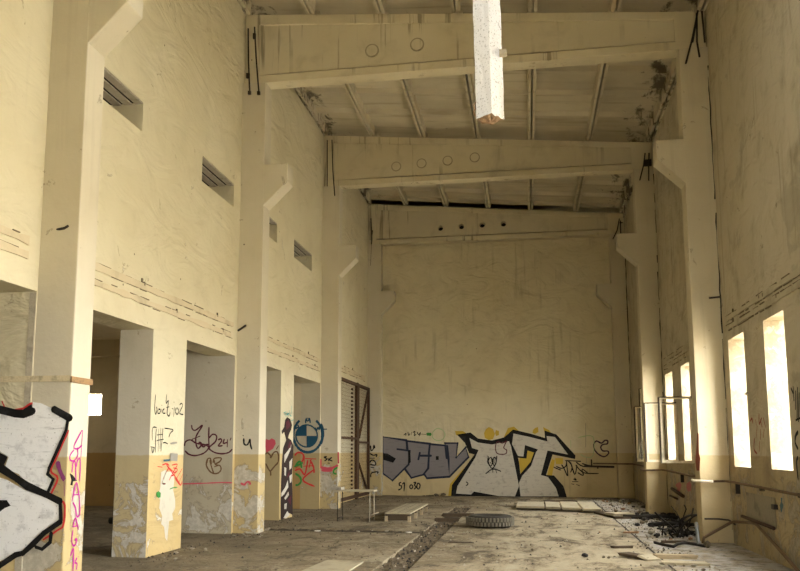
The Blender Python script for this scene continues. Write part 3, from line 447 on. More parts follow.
# ------------------------------------------------------------------ columns
SIDE = {0: ('left', 1), 1: ('right', -1)}
where = {('left', 0): 'nearest cream concrete column at left with silver graffiti at its foot', ('left', 1): 'second cream concrete column from the left, peeling near its foot',
         ('left', 2): 'third cream concrete column from the left beside the steel gate', ('left', 3): 'farthest left concrete column in the corner beside the grey block-letter graffiti',
         ('right', 1): 'large cream concrete column on the right between the near and far windows', ('right', 2): 'slimmer-looking right column with open window sashes in front of it',
         ('right', 3): 'farthest right concrete column in the dim corner of the far wall'}
def column(side, k):
    y = YK[k]; s = 1 if side == 'left' else -1
    xw = XLW if side == 'left' else XRW; xc = XLC if side == 'left' else XRC
    t = empty('concrete_column', ((xw + xc) / 2, y + CT / 2, 0), where[(side, k)], 'column')
    m = M['column'] if side == 'left' else M['column_right']
    MB().box(min(xw - s * .02, xc), max(xw - s * .02, xc), y, y + CT, 0, HB - (.0)).build('shaft', m, t, bevel=.012)
    MB().prism([(xc - s * .02, 5.61), (xc, 5.63), (xc + s * .425, 6.05), (xc + s * .425, 6.37), (xc - s * .02, 6.37)], 1, y + .004, y + CT - .004).build('corbel', m, t, bevel=.01)
    # open joint between shaft and wall: a ragged dark line
    pts = []; z = .9 if side == 'left' else .2; top = 7.8
    rr = random.Random(k * 7 + (s > 0))
    if side == 'right':
        vs = []; fs = []
        while z < top:
            w = rr.uniform(.002, .013) * (1.0 if z > 2.5 else .5)
            off = rr.uniform(-.006, .006)
            vs += [(xw - .012 + off - w, y - .004, z), (xw - .012 + off + w, y - .004, z)]
            z += rr.uniform(.08, .25)
        n = len(vs) // 2
        for i in range(n - 1):
            if rr.random() < .88: fs.append((2 * i, 2 * i + 1, 2 * i + 3, 2 * i + 2))
        MB().add(vs, fs).build('open_joint', M['crack'], t, fix=False)
    return t
for k in range(4): column('left', k)
for k in (1, 2, 3): column('right', k)
# mortar strip where the nearest column meets the wall end
col0 = [o for o in C.objects if o.get('label') == where[('left', 0)]][0]
MB().box(-4.965, -4.893, 7.646, 7.66, 0, 2.97).build('mortar_strip', M['mortar'], col0)

# ------------------------------------------------------------------ roof beams
bl = {1: 'nearest deep roof beam across the top of the hall with stained web', 2: 'middle roof beam with a row of plugged round holes', 3: 'farthest roof beam with four open black holes in its web'}
def ring_hole(mb, cx, cz, hw, hh, r, y0, depth, n=20):
    """square web panel with a round hole through it"""
    sq = []; ci = []
    for k in range(n):
        a = 2 * math.pi * k / n; c, s_ = math.cos(a), math.sin(a)
        q = min(hw / abs(c) if abs(c) > 1e-6 else 9, hh / abs(s_) if abs(s_) > 1e-6 else 9)
        sq.append((cx + c * q, cz + s_ * q)); ci.append((cx + c * r, cz + s_ * r))
    # use corner-exact squares by adding the corners to the ring
    b = [(x, y0, z) for x, z in sq] + [(x, y0, z) for x, z in ci] + [(x, y0 + depth, z) for x, z in ci]
    fs = [(i, (i + 1) % n, n + (i + 1) % n, n + i) for i in range(n)] + [(n + i, n + (i + 1) % n, 2 * n + (i + 1) % n, 2 * n + i) for i in range(n)]
    mb.add(b, fs)
    for sx in (-1, 1):
        for sz in (-1, 1):
            corner = (cx + sx * hw, y0, cz + sz * hh)
            near = sorted(range(n), key=lambda i: (sq[i][0] - corner[0]) ** 2 + (sq[i][1] - corner[2]) ** 2)[:2]
            mb.add([corner, b[near[0]], b[near[1]]], [(0, 1, 2)])
def beam(k):
    yn, yf = YK[k] + .03, YK[k] + .34
    t = empty('roof_beam', (-.9, YK[k] + CT / 2, HB), bl[k], 'beam')
    xa, xb = XLW - .01, XRW + .01
    yw = yn + .055
    top = lambda x: roof(x)
    # web
    mb = MB()
    holes = [(-2.57, 8.34), (-1.91, 8.36), (-1.26, 8.38), (-.60, 8.385)] if k == 3 else []
    if holes:
        hw = hh = .15
        xsb = [xa] + [v for x, z in holes for v in (x - hw, x + hw)] + [xb]
        for i in range(0, len(xsb), 2):
            mb.prism([(xsb[i], HBW), (xsb[i + 1], HBW), (xsb[i + 1], top(xsb[i + 1])), (xsb[i], top(xsb[i]))], 1, yw, yf)
        for x, z in holes:
            mb.prism([(x - hw, HBW), (x + hw, HBW), (x + hw, z - hh), (x - hw, z - hh)], 1, yw, yf)
            mb.prism([(x - hw, z + hh), (x + hw, z + hh), (x + hw, top(x + hw)), (x - hw, top(x - hw))], 1, yw, yf)
            ring_hole(mb, x, z, hw, hh, .085, yw, yf - yw)
    else:
        mb.prism([(xa, HBW), (xb, HBW), (xb, top(xb)), (xa, top(xa))], 1, yw, yf)
        mb.prism([(xa, HB + .10), (xb, HB + .10), (xb, HBW + .05), (xa, HBW + .05)], 1, yw + .09, yf - .01)
    web = mb.build('web', M['beam'], t, fix=True)
    for x, z in holes:
        MB().tube([(x, yf - .02, z), (x, yf - .01, z)], .10, 16).build('hole_back', M['void'], web)  # black disc paints the darkness of a deep hole
    MB().prism([(xa + .03, HB), (xb - .03, HB), (xb - .03, HB + .14), (xa + .03, HB + .14)], 1, yn, yf - .005).build('bottom_flange', M['beam'], t, bevel=.008)
    MB().prism([(xa + .02, top(xa) - .19), (xb - .02, top(xb) - .13), (xb - .02, top(xb)), (xa + .02, top(xa))], 1, yn + .015, yw + .01).build('top_flange', M['beam'], t, bevel=.008)
    MB().prism([(xa + .02, HB), (xa + .30, HB), (xa + .26, top(xa + .26)), (xa + .02, top(xa))], 1, yn + .008, yw + .01).build('end_block', M['beam'], t, bevel=.008)
    MB().prism([(xb - .5, HB), (xb - .02, HB), (xb - .02, top(xb)), (xb - .5, top(xb - .5))], 1, yn + .008, yw + .01).build('end_block', M['beam'], t, bevel=.008)
    # plugged holes
    for x, z in {1: [(-2.55, 8.36), (-1.75, 8.40)], 2: [(-3.05, 8.33), (-2.42, 8.37), (-1.78, 8.40), (-1.12, 8.44)]}.get(k, []):
        MB().tube([(x, yw + .01, z), (x, yw - .012, z)], .125, 20).build('hole_plug', M['stain'], web)
        MB().tube([(x, yw + .01, z), (x, yw - .016, z)], .10, 20).build('plug_face', M['beam'], web)
    return t
for k in (1, 2, 3): beam(k)

# steel anchor rods at the beam ends
def rod(pts, label, group=None, r=.015):
    p0 = pts[0][0]
    t = empty('anchor_rod_bundle', (p0[0], p0[1], pts[0][-1][2]), label, 'steel rods', group)
    for q in pts:
        MB().tube(q, r, 6).build('rod', M['dark_steel'], t)
    return t
yy = lambda k, d=.0: YK[k] + .015 + d
t = rod([[(-4.82, yy(1), 8.95), (-4.80, yy(1), 8.3), (-4.75, yy(1, -.03), 7.69)], [(-4.70, yy(1), 8.97), (-4.66, yy(1), 8.4), (-4.58, yy(1, -.03), 7.67)]], 'pair of black anchor rods hanging at the left end of the nearest beam')
MB().box(-4.72, -4.67, yy(1) - .03, yy(1) + .01, 8.74, 8.84).build('rod_clamp', M['dark_steel'], t)
MB().box(-4.83, -4.77, yy(1) - .03, yy(1) + .01, 8.0, 8.09).build('rod_clamp', M['dark_steel'], t)
MB().box(-4.61, -4.56, yy(1) - .06, yy(1) + .0, 7.66, 7.72).build('rod_foot', M['dark_steel'], t)
MB().box(-4.78, -4.73, yy(1) - .06, yy(1) + .0, 7.68, 7.74).build('rod_foot', M['dark_steel'], t)
t = rod([[(-4.79, yy(2), 9.1), (-4.78, yy(2), 7.48)], [(-4.67, yy(2), 9.1), (-4.64, yy(2), 8.3), (-4.58, yy(2, -.03), 7.64)], [(-4.86, yy(2), 7.86), (-4.55, yy(2), 7.87)]], 'black anchor rods crossing at the left end of the middle beam')
t = rod([[(-4.79, yy(3), 8.75), (-4.76, yy(3), 8.1), (-4.80, yy(3), 7.2)], [(-4.74, yy(3), 8.35), (-4.76, yy(3), 8.2)]], 'thin black anchor rod at the left end of the farthest beam', r=.018)
t = rod([[(2.90, yy(1), 8.54), (2.80, yy(1), 8.1), (2.66, yy(1, -.05), 7.62)], [(2.88, yy(1), 8.5), (2.86, yy(1), 8.0), (2.88, yy(1, -.04), 7.72)], [(2.96, yy(1), 8.52), (2.98, yy(1), 7.98)], [(2.88, yy(1), 8.45), (2.79, yy(1), 8.0)]], 'splayed black anchor rods at the right end of the nearest beam')
t = rod([[(2.84, yy(2), 8.27), (2.80, yy(2), 8.0), (2.69, yy(2, -.05), 7.61)], [(2.93, yy(2), 8.27), (2.91, yy(2), 8.0), (2.89, yy(2, -.04), 7.59)]], 'black anchor rods with a square plate at the right end of the middle beam')
MB().box(2.80, 2.97, yy(2) - .05, yy(2) + .01, 7.95, 8.10).build('anchor_plate', M['dark_steel'], t)
t = rod([[(2.88, yy(3), 8.36), (2.80, yy(3), 8.0), (2.66, yy(3, -.05), 7.72)], [(2.91, yy(3), 8.3), (2.90, yy(3), 7.85)], [(2.88, yy(3), 8.23), (2.97, yy(3), 8.23)]], 'small splayed anchor rods at the right end of the farthest beam')

# ------------------------------------------------------------------ vents: lintels over the four slots in the left wall
vl = ['nearest slot vent high in the left wall, beside the first column', 'second slot vent high in the left wall, just before the second column', 'slot vent mostly hidden behind the second column', 'farthest slot vent high in the left wall, before the third column']
for i, h in enumerate(left_holes[5:9]):
    t = empty('slot_vent', ((XLW - .25), (h[0] + h[1]) / 2, h[2]), vl[i], 'vent', None)
    for j in range(3):
        x1 = XLW - .002 - j * .155
        MB().box(x1 - .108, x1, h[0] + .002, h[1] - .002, h[3] - .03, h[3] - .012).build('lintel_bar', M['lintel'], t)
    MB().box(-5.37, -4.90, h[0] + .002, h[1] - .002, h[3] - .010, h[3] - .002).build('gap_shade_plate', M['void'], t)  # black plate paints the shade between the lintel bars

# ------------------------------------------------------------------ broken cable chases on both walls
def chase(side, ya, yb, za, zb, label):
    s = 1 if side == 'left' else -1; xw = XLW if side == 'left' else XRW
    t = empty('cable_chase', (xw, (ya + yb) / 2, za), label, 'cable chase')
    rr = random.Random(int(ya * 100) + (s > 0) * 5)
    for z in (za, zb):
        # one ragged plaster strip
        vs = []; fs = []; y = ya
        while y < yb + .1:
            y_ = min(y, yb); w = .036 + rr.uniform(-.012, .012)
            x = xw + s * .016
            vs += [(x, y_, z - w), (x, y_, z + w), (xw + s * .0005, y_, z + w + .004), (xw + s * .0005, y_, z - w - .004)]
            y += rr.uniform(.12, .3)
        n = len(vs) // 4
        for i in range(n - 1):
            for q in range(4): fs.append((4 * i + q, 4 * i + (q + 1) % 4, 4 * i + 4 + (q + 1) % 4, 4 * i + 4 + q))
        fs += [(0, 1, 2, 3), tuple(4 * (n - 1) + q for q in (3, 2, 1, 0))]
        MB().add(vs, fs).build('plaster_strip', M['chase' if side == 'left' else 'chase_dark'], t)
    mbc = MB()
    for z in (za, zb):
        for dz in (-.045, .045):
            y = ya + rr.uniform(0, .1)
            while y < yb - .15:
                L = rr.uniform(.06, .35)
                if rr.random() < (.42 if side == 'left' else .55):
                    w = rr.uniform(.003, .006) if side == 'left' else rr.uniform(.004, .010)
                    zz = z + dz + rr.uniform(-.006, .006)
                    mbc.box(min(xw, xw + s * .012), max(xw, xw + s * .012), y, min(y + L, yb), zz - w, zz + w)
                y += L + rr.uniform(.02, .12)
    for q in range(int((yb - ya) / .9)):
        y = rr.uniform(ya + .1, yb - .1); z = rr.choice((za, zb)) + rr.uniform(-.02, .05)
        mbc.box(min(xw, xw + s * .02), max(xw, xw + s * .02), y, y + rr.uniform(.015, .03), z, z + rr.uniform(.03, .07))
    mbc.build('broken_edge', M['chip'], t, fix=False)['kind'] = 'stuff'
chase('left', 5.6, 7.45, 3.31, 3.46, 'broken cable chase on the left wall left of the nearest column')
chase('left', 8.1, 13.45, 3.30, 3.49, 'long broken cable chase above the nearest wall pier')
chase('left', 14.1, 19.55, 3.30, 3.51, 'broken cable chase above the narrow second pier')
chase('left', 20.1, 25.2, 3.52, 3.60, 'faint cable chase above the steel gate')
chase('right', 8.2, 13.4, 3.22, 3.36, 'broken cable chase above the two nearest windows')
chase('right', 14.2, 19.4, 3.20, 3.36, 'broken cable chase above the far windows of the right wall')

# batten round the nearest column
t = empty('wall_batten', (-4.9, 7.66, 2.08), 'thin wooden batten round the nearest column above the silver graffiti', 'batten')
MB().box(-5.35, -4.45, 7.63, 7.66, 2.055, 2.115).build('cream_strip', M['trim'], t)
b = MB().box(-4.462, -4.44, 7.63, 8.04, 2.045, 2.105).build('bare_strip', M['trim_brown'], t)
b['label'] = 'bare brown strip on the inner side'

# ------------------------------------------------------------------ graffiti
def smooth_path(p, n=4):
    if len(p) < 3: return p
    out = []
    for i in range(len(p) - 1):
        p0 = p[max(i - 1, 0)]; p1 = p[i]; p2 = p[i + 1]; p3 = p[min(i + 2, len(p) - 1)]
        for k in range(n):
            t = k / n
            out.append(tuple(.5 * (2 * p1[j] + (p2[j] - p0[j]) * t + (2 * p0[j] - 5 * p1[j] + 4 * p2[j] - p3[j]) * t * t + (3 * p1[j] - p0[j] - 3 * p2[j] + p3[j]) * t ** 3) for j in (0, 1)))
    out.append(p[-1]); return out
def graffito(name, label, ax, cv, sgn, layers):
    def P(q, off):
        c = cv + sgn * off
        return (c, q[0], q[1]) if ax == 0 else (q[0], c, q[1])
    allp = [q for l in layers for poly in l[2] for q in poly]
    cu = sum(q[0] for q in allp) / len(allp); cz = min(q[1] for q in allp)
    single = len(layers) == 1
    t = None if single else empty(name, P((cu, max(cz, 0)), 0), label, 'graffiti')
    for li, (part, kind, polys, w, col) in enumerate(layers):
        mb = MB(); off0 = .003 + .004 * li
        for pi, poly in enumerate(polys):
            off = off0 + .00025 * (pi % 12)
            if kind == 'f':
                bm = bmesh.new(); vs = [bm.verts.new(P(q, off)) for q in poly]
                try:
                    f = bm.faces.new(vs); f.normal_update(); r = bmesh.ops.triangulate(bm, faces=[f])
                    bm.verts.index_update()
                    mb.add([v.co for v in bm.verts], [[v.index for v in f.verts] for f in bm.faces])
                except Exception: pass
                bm.free()
            else:
                sharp = name == 'graffiti' and part == 'outline'
                path = poly if sharp else smooth_path(poly)
                h = w / 2 * 1.35; vs = []; fs = []
                n = len(path)
                rr = random.Random(len(path) + pi)
                for i in range(n):
                    a = path[max(i - 1, 0)]; b_ = path[min(i + 1, n - 1)]
                    dx, dz = b_[0] - a[0], b_[1] - a[1]; L = math.hypot(dx, dz) or 1
                    nx, nz = -dz / L, dx / L
                    hh = h * (1 + rr.uniform(-.18, .18)) * (.6 if i in (0, n - 1) and not sharp else 1)
                    vs += [P((path[i][0] + nx * hh, path[i][1] + nz * hh), off), P((path[i][0] - nx * hh, path[i][1] - nz * hh), off)]
                fs = [(2 * i, 2 * i + 1, 2 * i + 3, 2 * i + 2) for i in range(n - 1)]
                b0 = len(vs)
                if sharp:
                    for q in path:   # round joints
                        c0 = len(vs)
                        vs += [P((q[0] + h * math.cos(k * math.pi / 4), q[1] + h * math.sin(k * math.pi / 4)), off + .00012 * (1 + c0 % 5)) for k in range(8)]
                        fs.append(tuple(range(c0, c0 + 8)))
                mb.add(vs, fs)
        if single:
            o = mb.build(name, M['p_' + col], None, fix=False); tag(o, label, 'graffiti')
        else:
            mb.build(part, M['p_' + col], t, fix=False)
for g in GRAFFITI: graffito(*g)

# ------------------------------------------------------------------ steel gate
t = empty('steel_gate', (-4.83, 23.0, 0), 'tall rusty steel mesh gate with diagonal braces in the last left bay', 'gate')
def leaf(ya, yb, braces, rail):
    x = -4.835; zt = 3.30; w = .035
    f = MB()
    f.box(x - w, x + w, ya, ya + .09, .05, zt).box(x - w, x + w, yb - .09, yb, .05, zt).box(x - w, x + w, ya, yb, zt - .08, zt).box(x - w, x + w, ya, yb, .05, .13)
    o = f.build('leaf_frame', M['rust'], t)
    MB().box(x - w, x + w, ya + .09, yb - .09, rail, rail + .06).build('rail', M['rust'], o)
    for p, q in braces: MB().tube([(x, p[0], p[1]), (x, q[0], q[1])], .035, 6).build('brace', M['rust'], o)
    m = MB(); y = ya + .16
    while y < yb - .1:
        m.box(x - .003, x + .003, y - .004, y + .004, .13, zt - .08); y += .12
    z = .25
    while z < zt - .1:
        m.box(x + .002, x + .006, ya + .09, yb - .09, z - .0025, z + .0025); z += .10
    m.build('wire_mesh', M['rust'], o)
leaf(20.35, 23.72, [], 1.68)
leaf(23.86, 25.62, [((25.5, 3.2), (24.1, 1.74)), ((24.0, 1.05), (25.45, .15))], 1.58)
mb = MB()
for i in range(26):
    z = .3 + i * .11
    mb.box(-4.84, -4.80, 22.98, 23.06, z, z + .055)
mb.build('chain_strip', M['rust'], t)
MB().box(-4.88, -4.80, 23.72, 23.86, 0, 3.32).build('meeting_post', M['rust'], t)
MB().box(-4.89, -4.87, 20.12, 20.3, 0, 3.3).build('pale_edge', M['trim'], t)

# ------------------------------------------------------------------ open window sashes (right wall)
def sash(x0, x1, y, z0, z1, label, panes=None, tilt=0.0):
    t = empty('window_sash', (x1, y, z0), label, 'window sash')
    w = .045; d = .02
    def bx(a, b, c, e, nm): MB().box(a, b, y - d, y + d, c, e).build(nm, M['sash'], t)
    bx(x0, x0 + w, z0, z1, 'stile'); bx(x1 - w, x1, z0, z1, 'stile')
    bx(x0 + w, x1 - w, z1 - w * .7, z1, 'rail'); bx(x0 + w, x1 - w, z0, z0 + w, 'rail')
    MB().box(x0 - .022, x0 + .004, y - d - .004, y + d, z0, z1).build('bare_edge', M['sash_dark'], t)
    MB().box(x0, x1, y - d - .006, y + d, z1 - .008, z1 + .012).build('bare_edge', M['sash_dark'], t)
    if panes:
        MB().prism(panes, 1, y - .004, y + .004).build('broken_pane', M['glass'], t)
    return t
sash(2.43, 3.01, 16.40, 1.15, 2.37, 'open white window sash in front of the slim right column, nearest of three')
sash(2.38, 3.00, 18.02, 1.15, 2.35, 'second open white window sash, half behind the nearest one')
sash(2.47, 2.74, 20.40, 1.13, 2.40, 'narrow open sash with a broken pane left of the slim right column', panes=[(2.51, 1.2), (2.70, 1.2), (2.70, 2.3), (2.62, 2.1), (2.66, 1.75), (2.56, 1.5)])
sash(2.62, 2.98, 20.60, 1.12, 2.83, 'tall white sash edge standing behind the narrow broken one')

# ------------------------------------------------------------------ pipes and cables on the right wall
t = empty('wall_pipe', (XRW, 16, .9), 'thin horizontal pipe along the right wall at sill height, bending round the columns', 'pipe')
yb1, yb2 = YK[1] - .05, YK[2] - .05
MB().tube([(2.97, 8.2, .90), (2.97, 10.4, .89), (2.96, 12.0, .91), (2.965, 13.4, .92), (2.93, yb1, .925), (2.75, yb1 - .01, .92)], .018, 8).build('pipe_length', M['pipe'], t)
o = MB().tube([(2.75, yb1 - .01, .92), (2.50, yb1 - .01, .925), (2.48, yb1 + .05, .925), (2.47, yb1 + .12, .935)], .020, 8).build('pale_pipe_length', M['pipe_white'], t)
o['label'] = 'pale painted length across the large column'
MB().tube([(2.96, 14.1, .93), (2.96, 16.5, .92), (2.97, 19.4, .95), (2.9, yb2, .96), (2.52, yb2, .95), (2.47, yb2 + .1, .965)], .021, 8).build('pipe_length', M['pipe'], t)
MB().tube([(2.96, 20.1, .97), (2.96, 25.5, 1.0), (2.5, 25.62, 1.0), (1.9, 25.98, 1.0)], .022, 8).build('pipe_length', M['pipe'], t)
for y in (10.2, 11.8, 13.1, 15.2, 17.6, 22): MB().box(2.955, 3.017, y, y + .022, .76 if y in (13.1, 17.6) else .86, .91).build('pipe_bracket', M['dark_steel'], t)
t = tag(MB().tube([(2.50, 13.28, .03), (2.52, 13.30, .11), (2.93, 13.43, .32), (2.975, 13.40, .34), (2.97, 12.5, .40), (2.965, 12.2, .415), (2.955, 12.0, .40), (2.95, 11.2, .235), (2.95, 10.3, .03)], .021, 8).build('fallen_pipe', M['pipe']), 'long brown bent pipe lying against the foot of the right wall', 'pipe')
tag(MB().tube([(2.965, 12.85, .46), (2.965, 11.3, .43)], .024, 8).build('iron_bar', M['dark_rust']), 'short dark iron bar low on the right wall above the bent pipe', 'bar')
tag(MB().tube([(2.60, 13.60, .36), (2.8, 13.61, .36), (2.95, 13.62, .345), (2.985, 13.4, .30)], .014, 6).build('loose_cable', M['cable']), 'thin dark cable across the foot of the large right column', 'cable')
tag(MB().tube([(2.985, 18.9, .58), (2.985, 17.6, .49)], .035, 6).build('iron_bar', M['dark_rust']), 'dark iron bar low on the right wall below the pink spray blots', 'bar')
tag(MB().tube([(2.985, 19.2, .42), (2.985, 18.3, .40)], .022, 6).build('iron_bar', M['dark_rust']), 'thin dark iron bar just above the debris by the slim right column', 'bar')
t = empty('wall_socket_patch', (XRW, 11.9, .45), 'bare grey plaster rectangle with a bracket low on the right wall', 'wall patch')
MB().box(XRW - .008, XRW + .01, 11.35, 12.75, .42, .80).build('grey_patch', M['grey_plaster'], t)
MB().box(XRW - .05, XRW, 11.25, 11.36, .66, .72).build('bracket', M['dark_steel'], t)
tag(MB().tube([(2.99, 12.38, 2.16), (2.94, 12.1, 2.16)], .014, 6).build('hinge_pin', M['dark_steel']), 'dark hinge pin sticking out beside the nearest window reveal', 'hinge')
tag(MB().tube([(-4.88, 7.75, 3.63), (-4.6, 7.62, 3.62), (-4.55, 7.60, 3.635)], .014, 6).build('iron_hook', M['dark_steel']), 'small dark iron hook on the nearest column above head height', 'hook')
tag(MB().tube([(-4.87, 13.64, 3.42), (-4.72, 13.60, 3.50)], .018, 6).build('iron_hook', M['dark_steel']), 'small iron hook on the second column beside the cable chase', 'hook')
tag(MB().tube([(3.0, 13.64, 3.76), (2.83, 13.60, 3.74)], .014, 6).build('iron_hook', M['dark_steel']), 'small iron hook on the large right column', 'hook')
# pipe on the far wall
t = empty('wall_pipe', (2.2, YB, .9), 'short dark pipe with a bracket on the far wall right of the crescent doodle', 'pipe')
MB().tube([(1.63, YB - .03, .92), (2.5, YB - .03, .90)], .03, 6).build('pipe_length', M['dark_steel'], t)
MB().box(1.83, 1.87, YB - .05, YB, .92, 1.12).build('pipe_bracket', M['dark_steel'], t)

# ------------------------------------------------------------------ hanging post
Pz = roof(-.35)
t = empty('hanging_post', (-.36, 8.35, Pz), 'white flaking square timber post hanging down from the ceiling', 'post')
top = Vector((-.375, 8.42, Pz + .2)); bot = Vector((-.305, 8.30, 4.74))
def post_ring(c, r, a0, n=4): return [c + Vector((math.cos(a0 + k * math.pi / 2) * r, math.sin(a0 + k * math.pi / 2) * r, 0)) for k in range(n)]
rr = random.Random(3); vs = []; fs = []
NS = 26
for i in range(NS + 1):
    c = top.lerp(bot, i / NS); r = .143
    base = post_ring(c, r, R(-82))
    ring = []
    for k in range(4):
        a, b_ = base[k], base[(k + 1) % 4]
        for q in range(4):
            p = a.lerp(b_, q / 4)
            j = .004 if i not in (0,) else 0
            p = p + (p - c).normalized() * rr.uniform(-j, j)
            if i == NS: p.z += rr.uniform(-.02, .02)
            ring.append(p)
    vs += ring
for i in range(NS):
    for k in range(16): fs.append((i * 16 + k, i * 16 + (k + 1) % 16, i * 16 + 16 + (k + 1) % 16, i * 16 + 16 + k))
MB().add(vs, fs).build('painted_sides', M['flaky'], t)
ring = [Vector(v) for v in vs[NS * 16:]]
c = sum(ring, Vector()) / 16
mv = [tuple(v) for v in ring]; mf = []
inner = [tuple(c.lerp(v, .55) + Vector((0, 0, -.02 + rr.uniform(-.015, .015)))) for v in ring]
mb = MB().add(mv + inner + [tuple(c + Vector((0, 0, -.035)))], [(k, (k + 1) % 16, 16 + (k + 1) % 16, 16 + k) for k in range(16)] + [(16 + k, 16 + (k + 1) % 16, 32) for k in range(16)])
o = mb.build('broken_end', M['endgrain'], t); o['label'] = 'brown splintered lower end'
MB().box(-.20, -.125, 8.18, 8.25, 5.38, 5.43).build('nailed_block', M['sheet'], t)
MB().tube([(-.44, 8.3, 4.95), (-.475, 8.29, 4.90), (-.455, 8.28, 4.86), (-.475, 8.28, 4.83), (-.46, 8.28, 4.78)], .005, 5).build('loose_wire', M['brick'], t)
# hanger: two steel straps up to the roof edge
for dx in (-.1, .1): MB().box(-.375 + dx - .02, -.375 + dx + .02, 8.40, 8.44, Pz + .1, Pz + .24).build('hanger_strap', M['dark_steel'], t)
MB().box(-.75, -.1, 8.36, 8.46, Pz + .18, Pz + .24).build('hanger_bar', M['dark_steel'], t)

# ------------------------------------------------------------------ things on the floor
# tyre
def tyre(cx, cy, ro, h, label):
    t = empty('truck_tyre', (cx, cy, 0), label, 'tyre')
    prof = [(.60, .02), (.70, .0), (.88, .005), (.96, .03), (1.0, .07), (1.0, h - .07), (.96, h - .03), (.88, h - .005), (.70, h), (.60, h - .02), (.57, h - .05), (.62, h - .06), (.80, h - .04), (.90, h / 2), (.80, .05), (.62, .06), (.57, .05)]
    n = 48; vs = []; fs = []
    for k in range(n):
        a = 2 * math.pi * k / n
        for r, z in prof: vs.append((cx + ro * r * math.cos(a), cy + ro * r * math.sin(a), z))
    m = len(prof)
    for k in range(n):
        for i in range(m): fs.append((k * m + i, k * m + (i + 1) % m, ((k + 1) % n) * m + (i + 1) % m, ((k + 1) % n) * m + i))
    b = MB(); b.add(vs, fs, smooth=True); b.build('carcass', M['rubber'], t)
    b = MB(); nb = 40
    for k in range(nb):
        a = 2 * math.pi * k / nb; rot = Matrix.Rotation(a, 3, 'Z')
        for z0, z1, da in ((.035, h * .48, 0), (h * .52, h - .035, .5)):
            rot = Matrix.Rotation(a + da * 2 * math.pi / nb, 3, 'Z')
            b.box(ro * .965, ro * 1.055, -.017, .017, z0, z1, rot=rot, at=(cx, cy, 0))
    b.build('tread', M['tread'], t)
tyre(-.715, 15.75, .415, .215, 'old black truck tyre lying flat in the middle of the floor')

# bench / trestle by the gate
t = empty('trestle_bench', (-3.35, 16.55, 0), 'low metal-legged bench with a worn board in front of the gate', 'bench')
MB().box(-3.78, -2.98, 16.30, 16.72, .575, .605).build('board', M['wood_grey'], t)
MB().box(-3.83, -3.62, 16.26, 16.6, .605, .66).build('lump', M['stone'], t)
def frame(x, nm):
    mb = MB()
    mb.tube([(x, 16.32, 0), (x, 16.34, .575)], .010, 6).build('leg', M['old_pale'] if nm else M['dark_steel'], t)
    MB().tube([(x + .02, 16.70, 0), (x + .02, 16.68, .575)], .010, 6).build('leg', M['old_pale'] if nm else M['dark_steel'], t)
    MB().tube([(x, 16.32, .06), (x + .02, 16.70, .06)], .011, 6).build('crossbar', M['dark_steel'], t)
frame(-3.70, 0); frame(-3.06, 1)
MB().tube([(-3.06, 16.5, .12), (-2.92, 16.52, .17)], .014, 6).build('crossbar', M['old_pale'], t)

# low slatted platform
t = empty('slatted_platform', (-2.5, 17.9, 0), 'low slatted wooden platform lying on the floor left of the trench', 'platform')
px0, px1, py0, py1 = -2.78, -2.27, 16.4, 19.35
for i in range(5):
    x = px0 + i * (px1 - px0) / 5
    MB().box(x + .004, x + (px1 - px0) / 5 - .004, py0, py1, .15, .175).build('slat', M['wood_grey'], t)
for y in (py0 + .02, 17.35, 18.3, py1 - .08): MB().box(px0 + .01, px1 - .01, y + .005, y + .065, .03 if y < 16.5 else .09, .15).build('bearer', M['wood_dark'], t)  # near bearer deepened, dark wood standing in for the shaded under-space
for y in (py0 + .02, 17.35, 18.3, py1 - .08):
    for x in (px0, px1 - .06): MB().box(x, x + .06, y, y + .07, 0, .11).build('leg', M['wood'], t)
mb = MB()
for i in range(24):
    for x in (-2.68, -2.53, -2.38):
        y = py0 + .1 + i * .118; mb.box(x - .011, x + .011, y, y + .022, .1752, .1768)
o = mb.build('screw_row', M['cable'], t); o['kind'] = 'stuff'

def plank(cx, cy, L, W, T, ang, mat, label, z=0.0, tilt=0.0, group=None, name='plank', roll=0.0):
    rot = Matrix.Rotation(R(ang), 3, 'Z') @ Matrix.Rotation(R(tilt), 3, 'Y') @ Matrix.Rotation(R(roll), 3, 'X')
    low = min((rot @ Vector((a * L / 2, b * W / 2, c * T / 2))).z for a in (-1, 1) for b in (-1, 1) for c in (-1, 1))
    mb = MB(); rr = random.Random(int(cx * 1000 + cy * 77)); n = 7; vs = []; fs = []
    for i in range(n):
        u = -L / 2 + L * i / (n - 1); e = 1 - .12 * rr.random()
        for a, b in ((-1, -1), (1, -1), (1, 1), (-1, 1)):
            vs.append(tuple(rot @ Vector((u + (rr.uniform(-.03, .03) if i in (0, n - 1) else 0), a * W / 2 * e, b * T / 2)) + Vector((cx, cy, z - low))))
    for i in range(n - 1):
        for k in range(4): fs.append((4 * i + k, 4 * i + (k + 1) % 4, 4 * i + 4 + (k + 1) % 4, 4 * i + 4 + k))
    fs += [(3, 2, 1, 0), tuple(4 * (n - 1) + k for k in range(4))]
    o = mb.add(vs, fs).build(name, mat)
    return tag(o, label, 'plank' if name == 'plank' else name.replace('_', ' '), group)
plank(-1.60, 16.8, .46, .12, .07, 8, M['wood_dark'], 'dark board laid across the floor trench, nearer of two', z=-.01)
plank(-1.50, 18.1, .66, .12, .07, 10, M['wood_dark'], 'dark board laid across the floor trench, farther of two', z=-.01)
plank(1.36, 11.55, .42, .22, .035, -40, M['wood_dark'], 'dark broken board on the floor line, left of the pale boards', tilt=3)
plank(1.83, 11.62, .50, .16, .05, 3, M['wood'], 'brown board lying just right of the floor line')
plank(1.86, 11.05, .52, .24, .03, -4, M['wood_grey'], 'pale board nearest the camera at the right of the floor line')
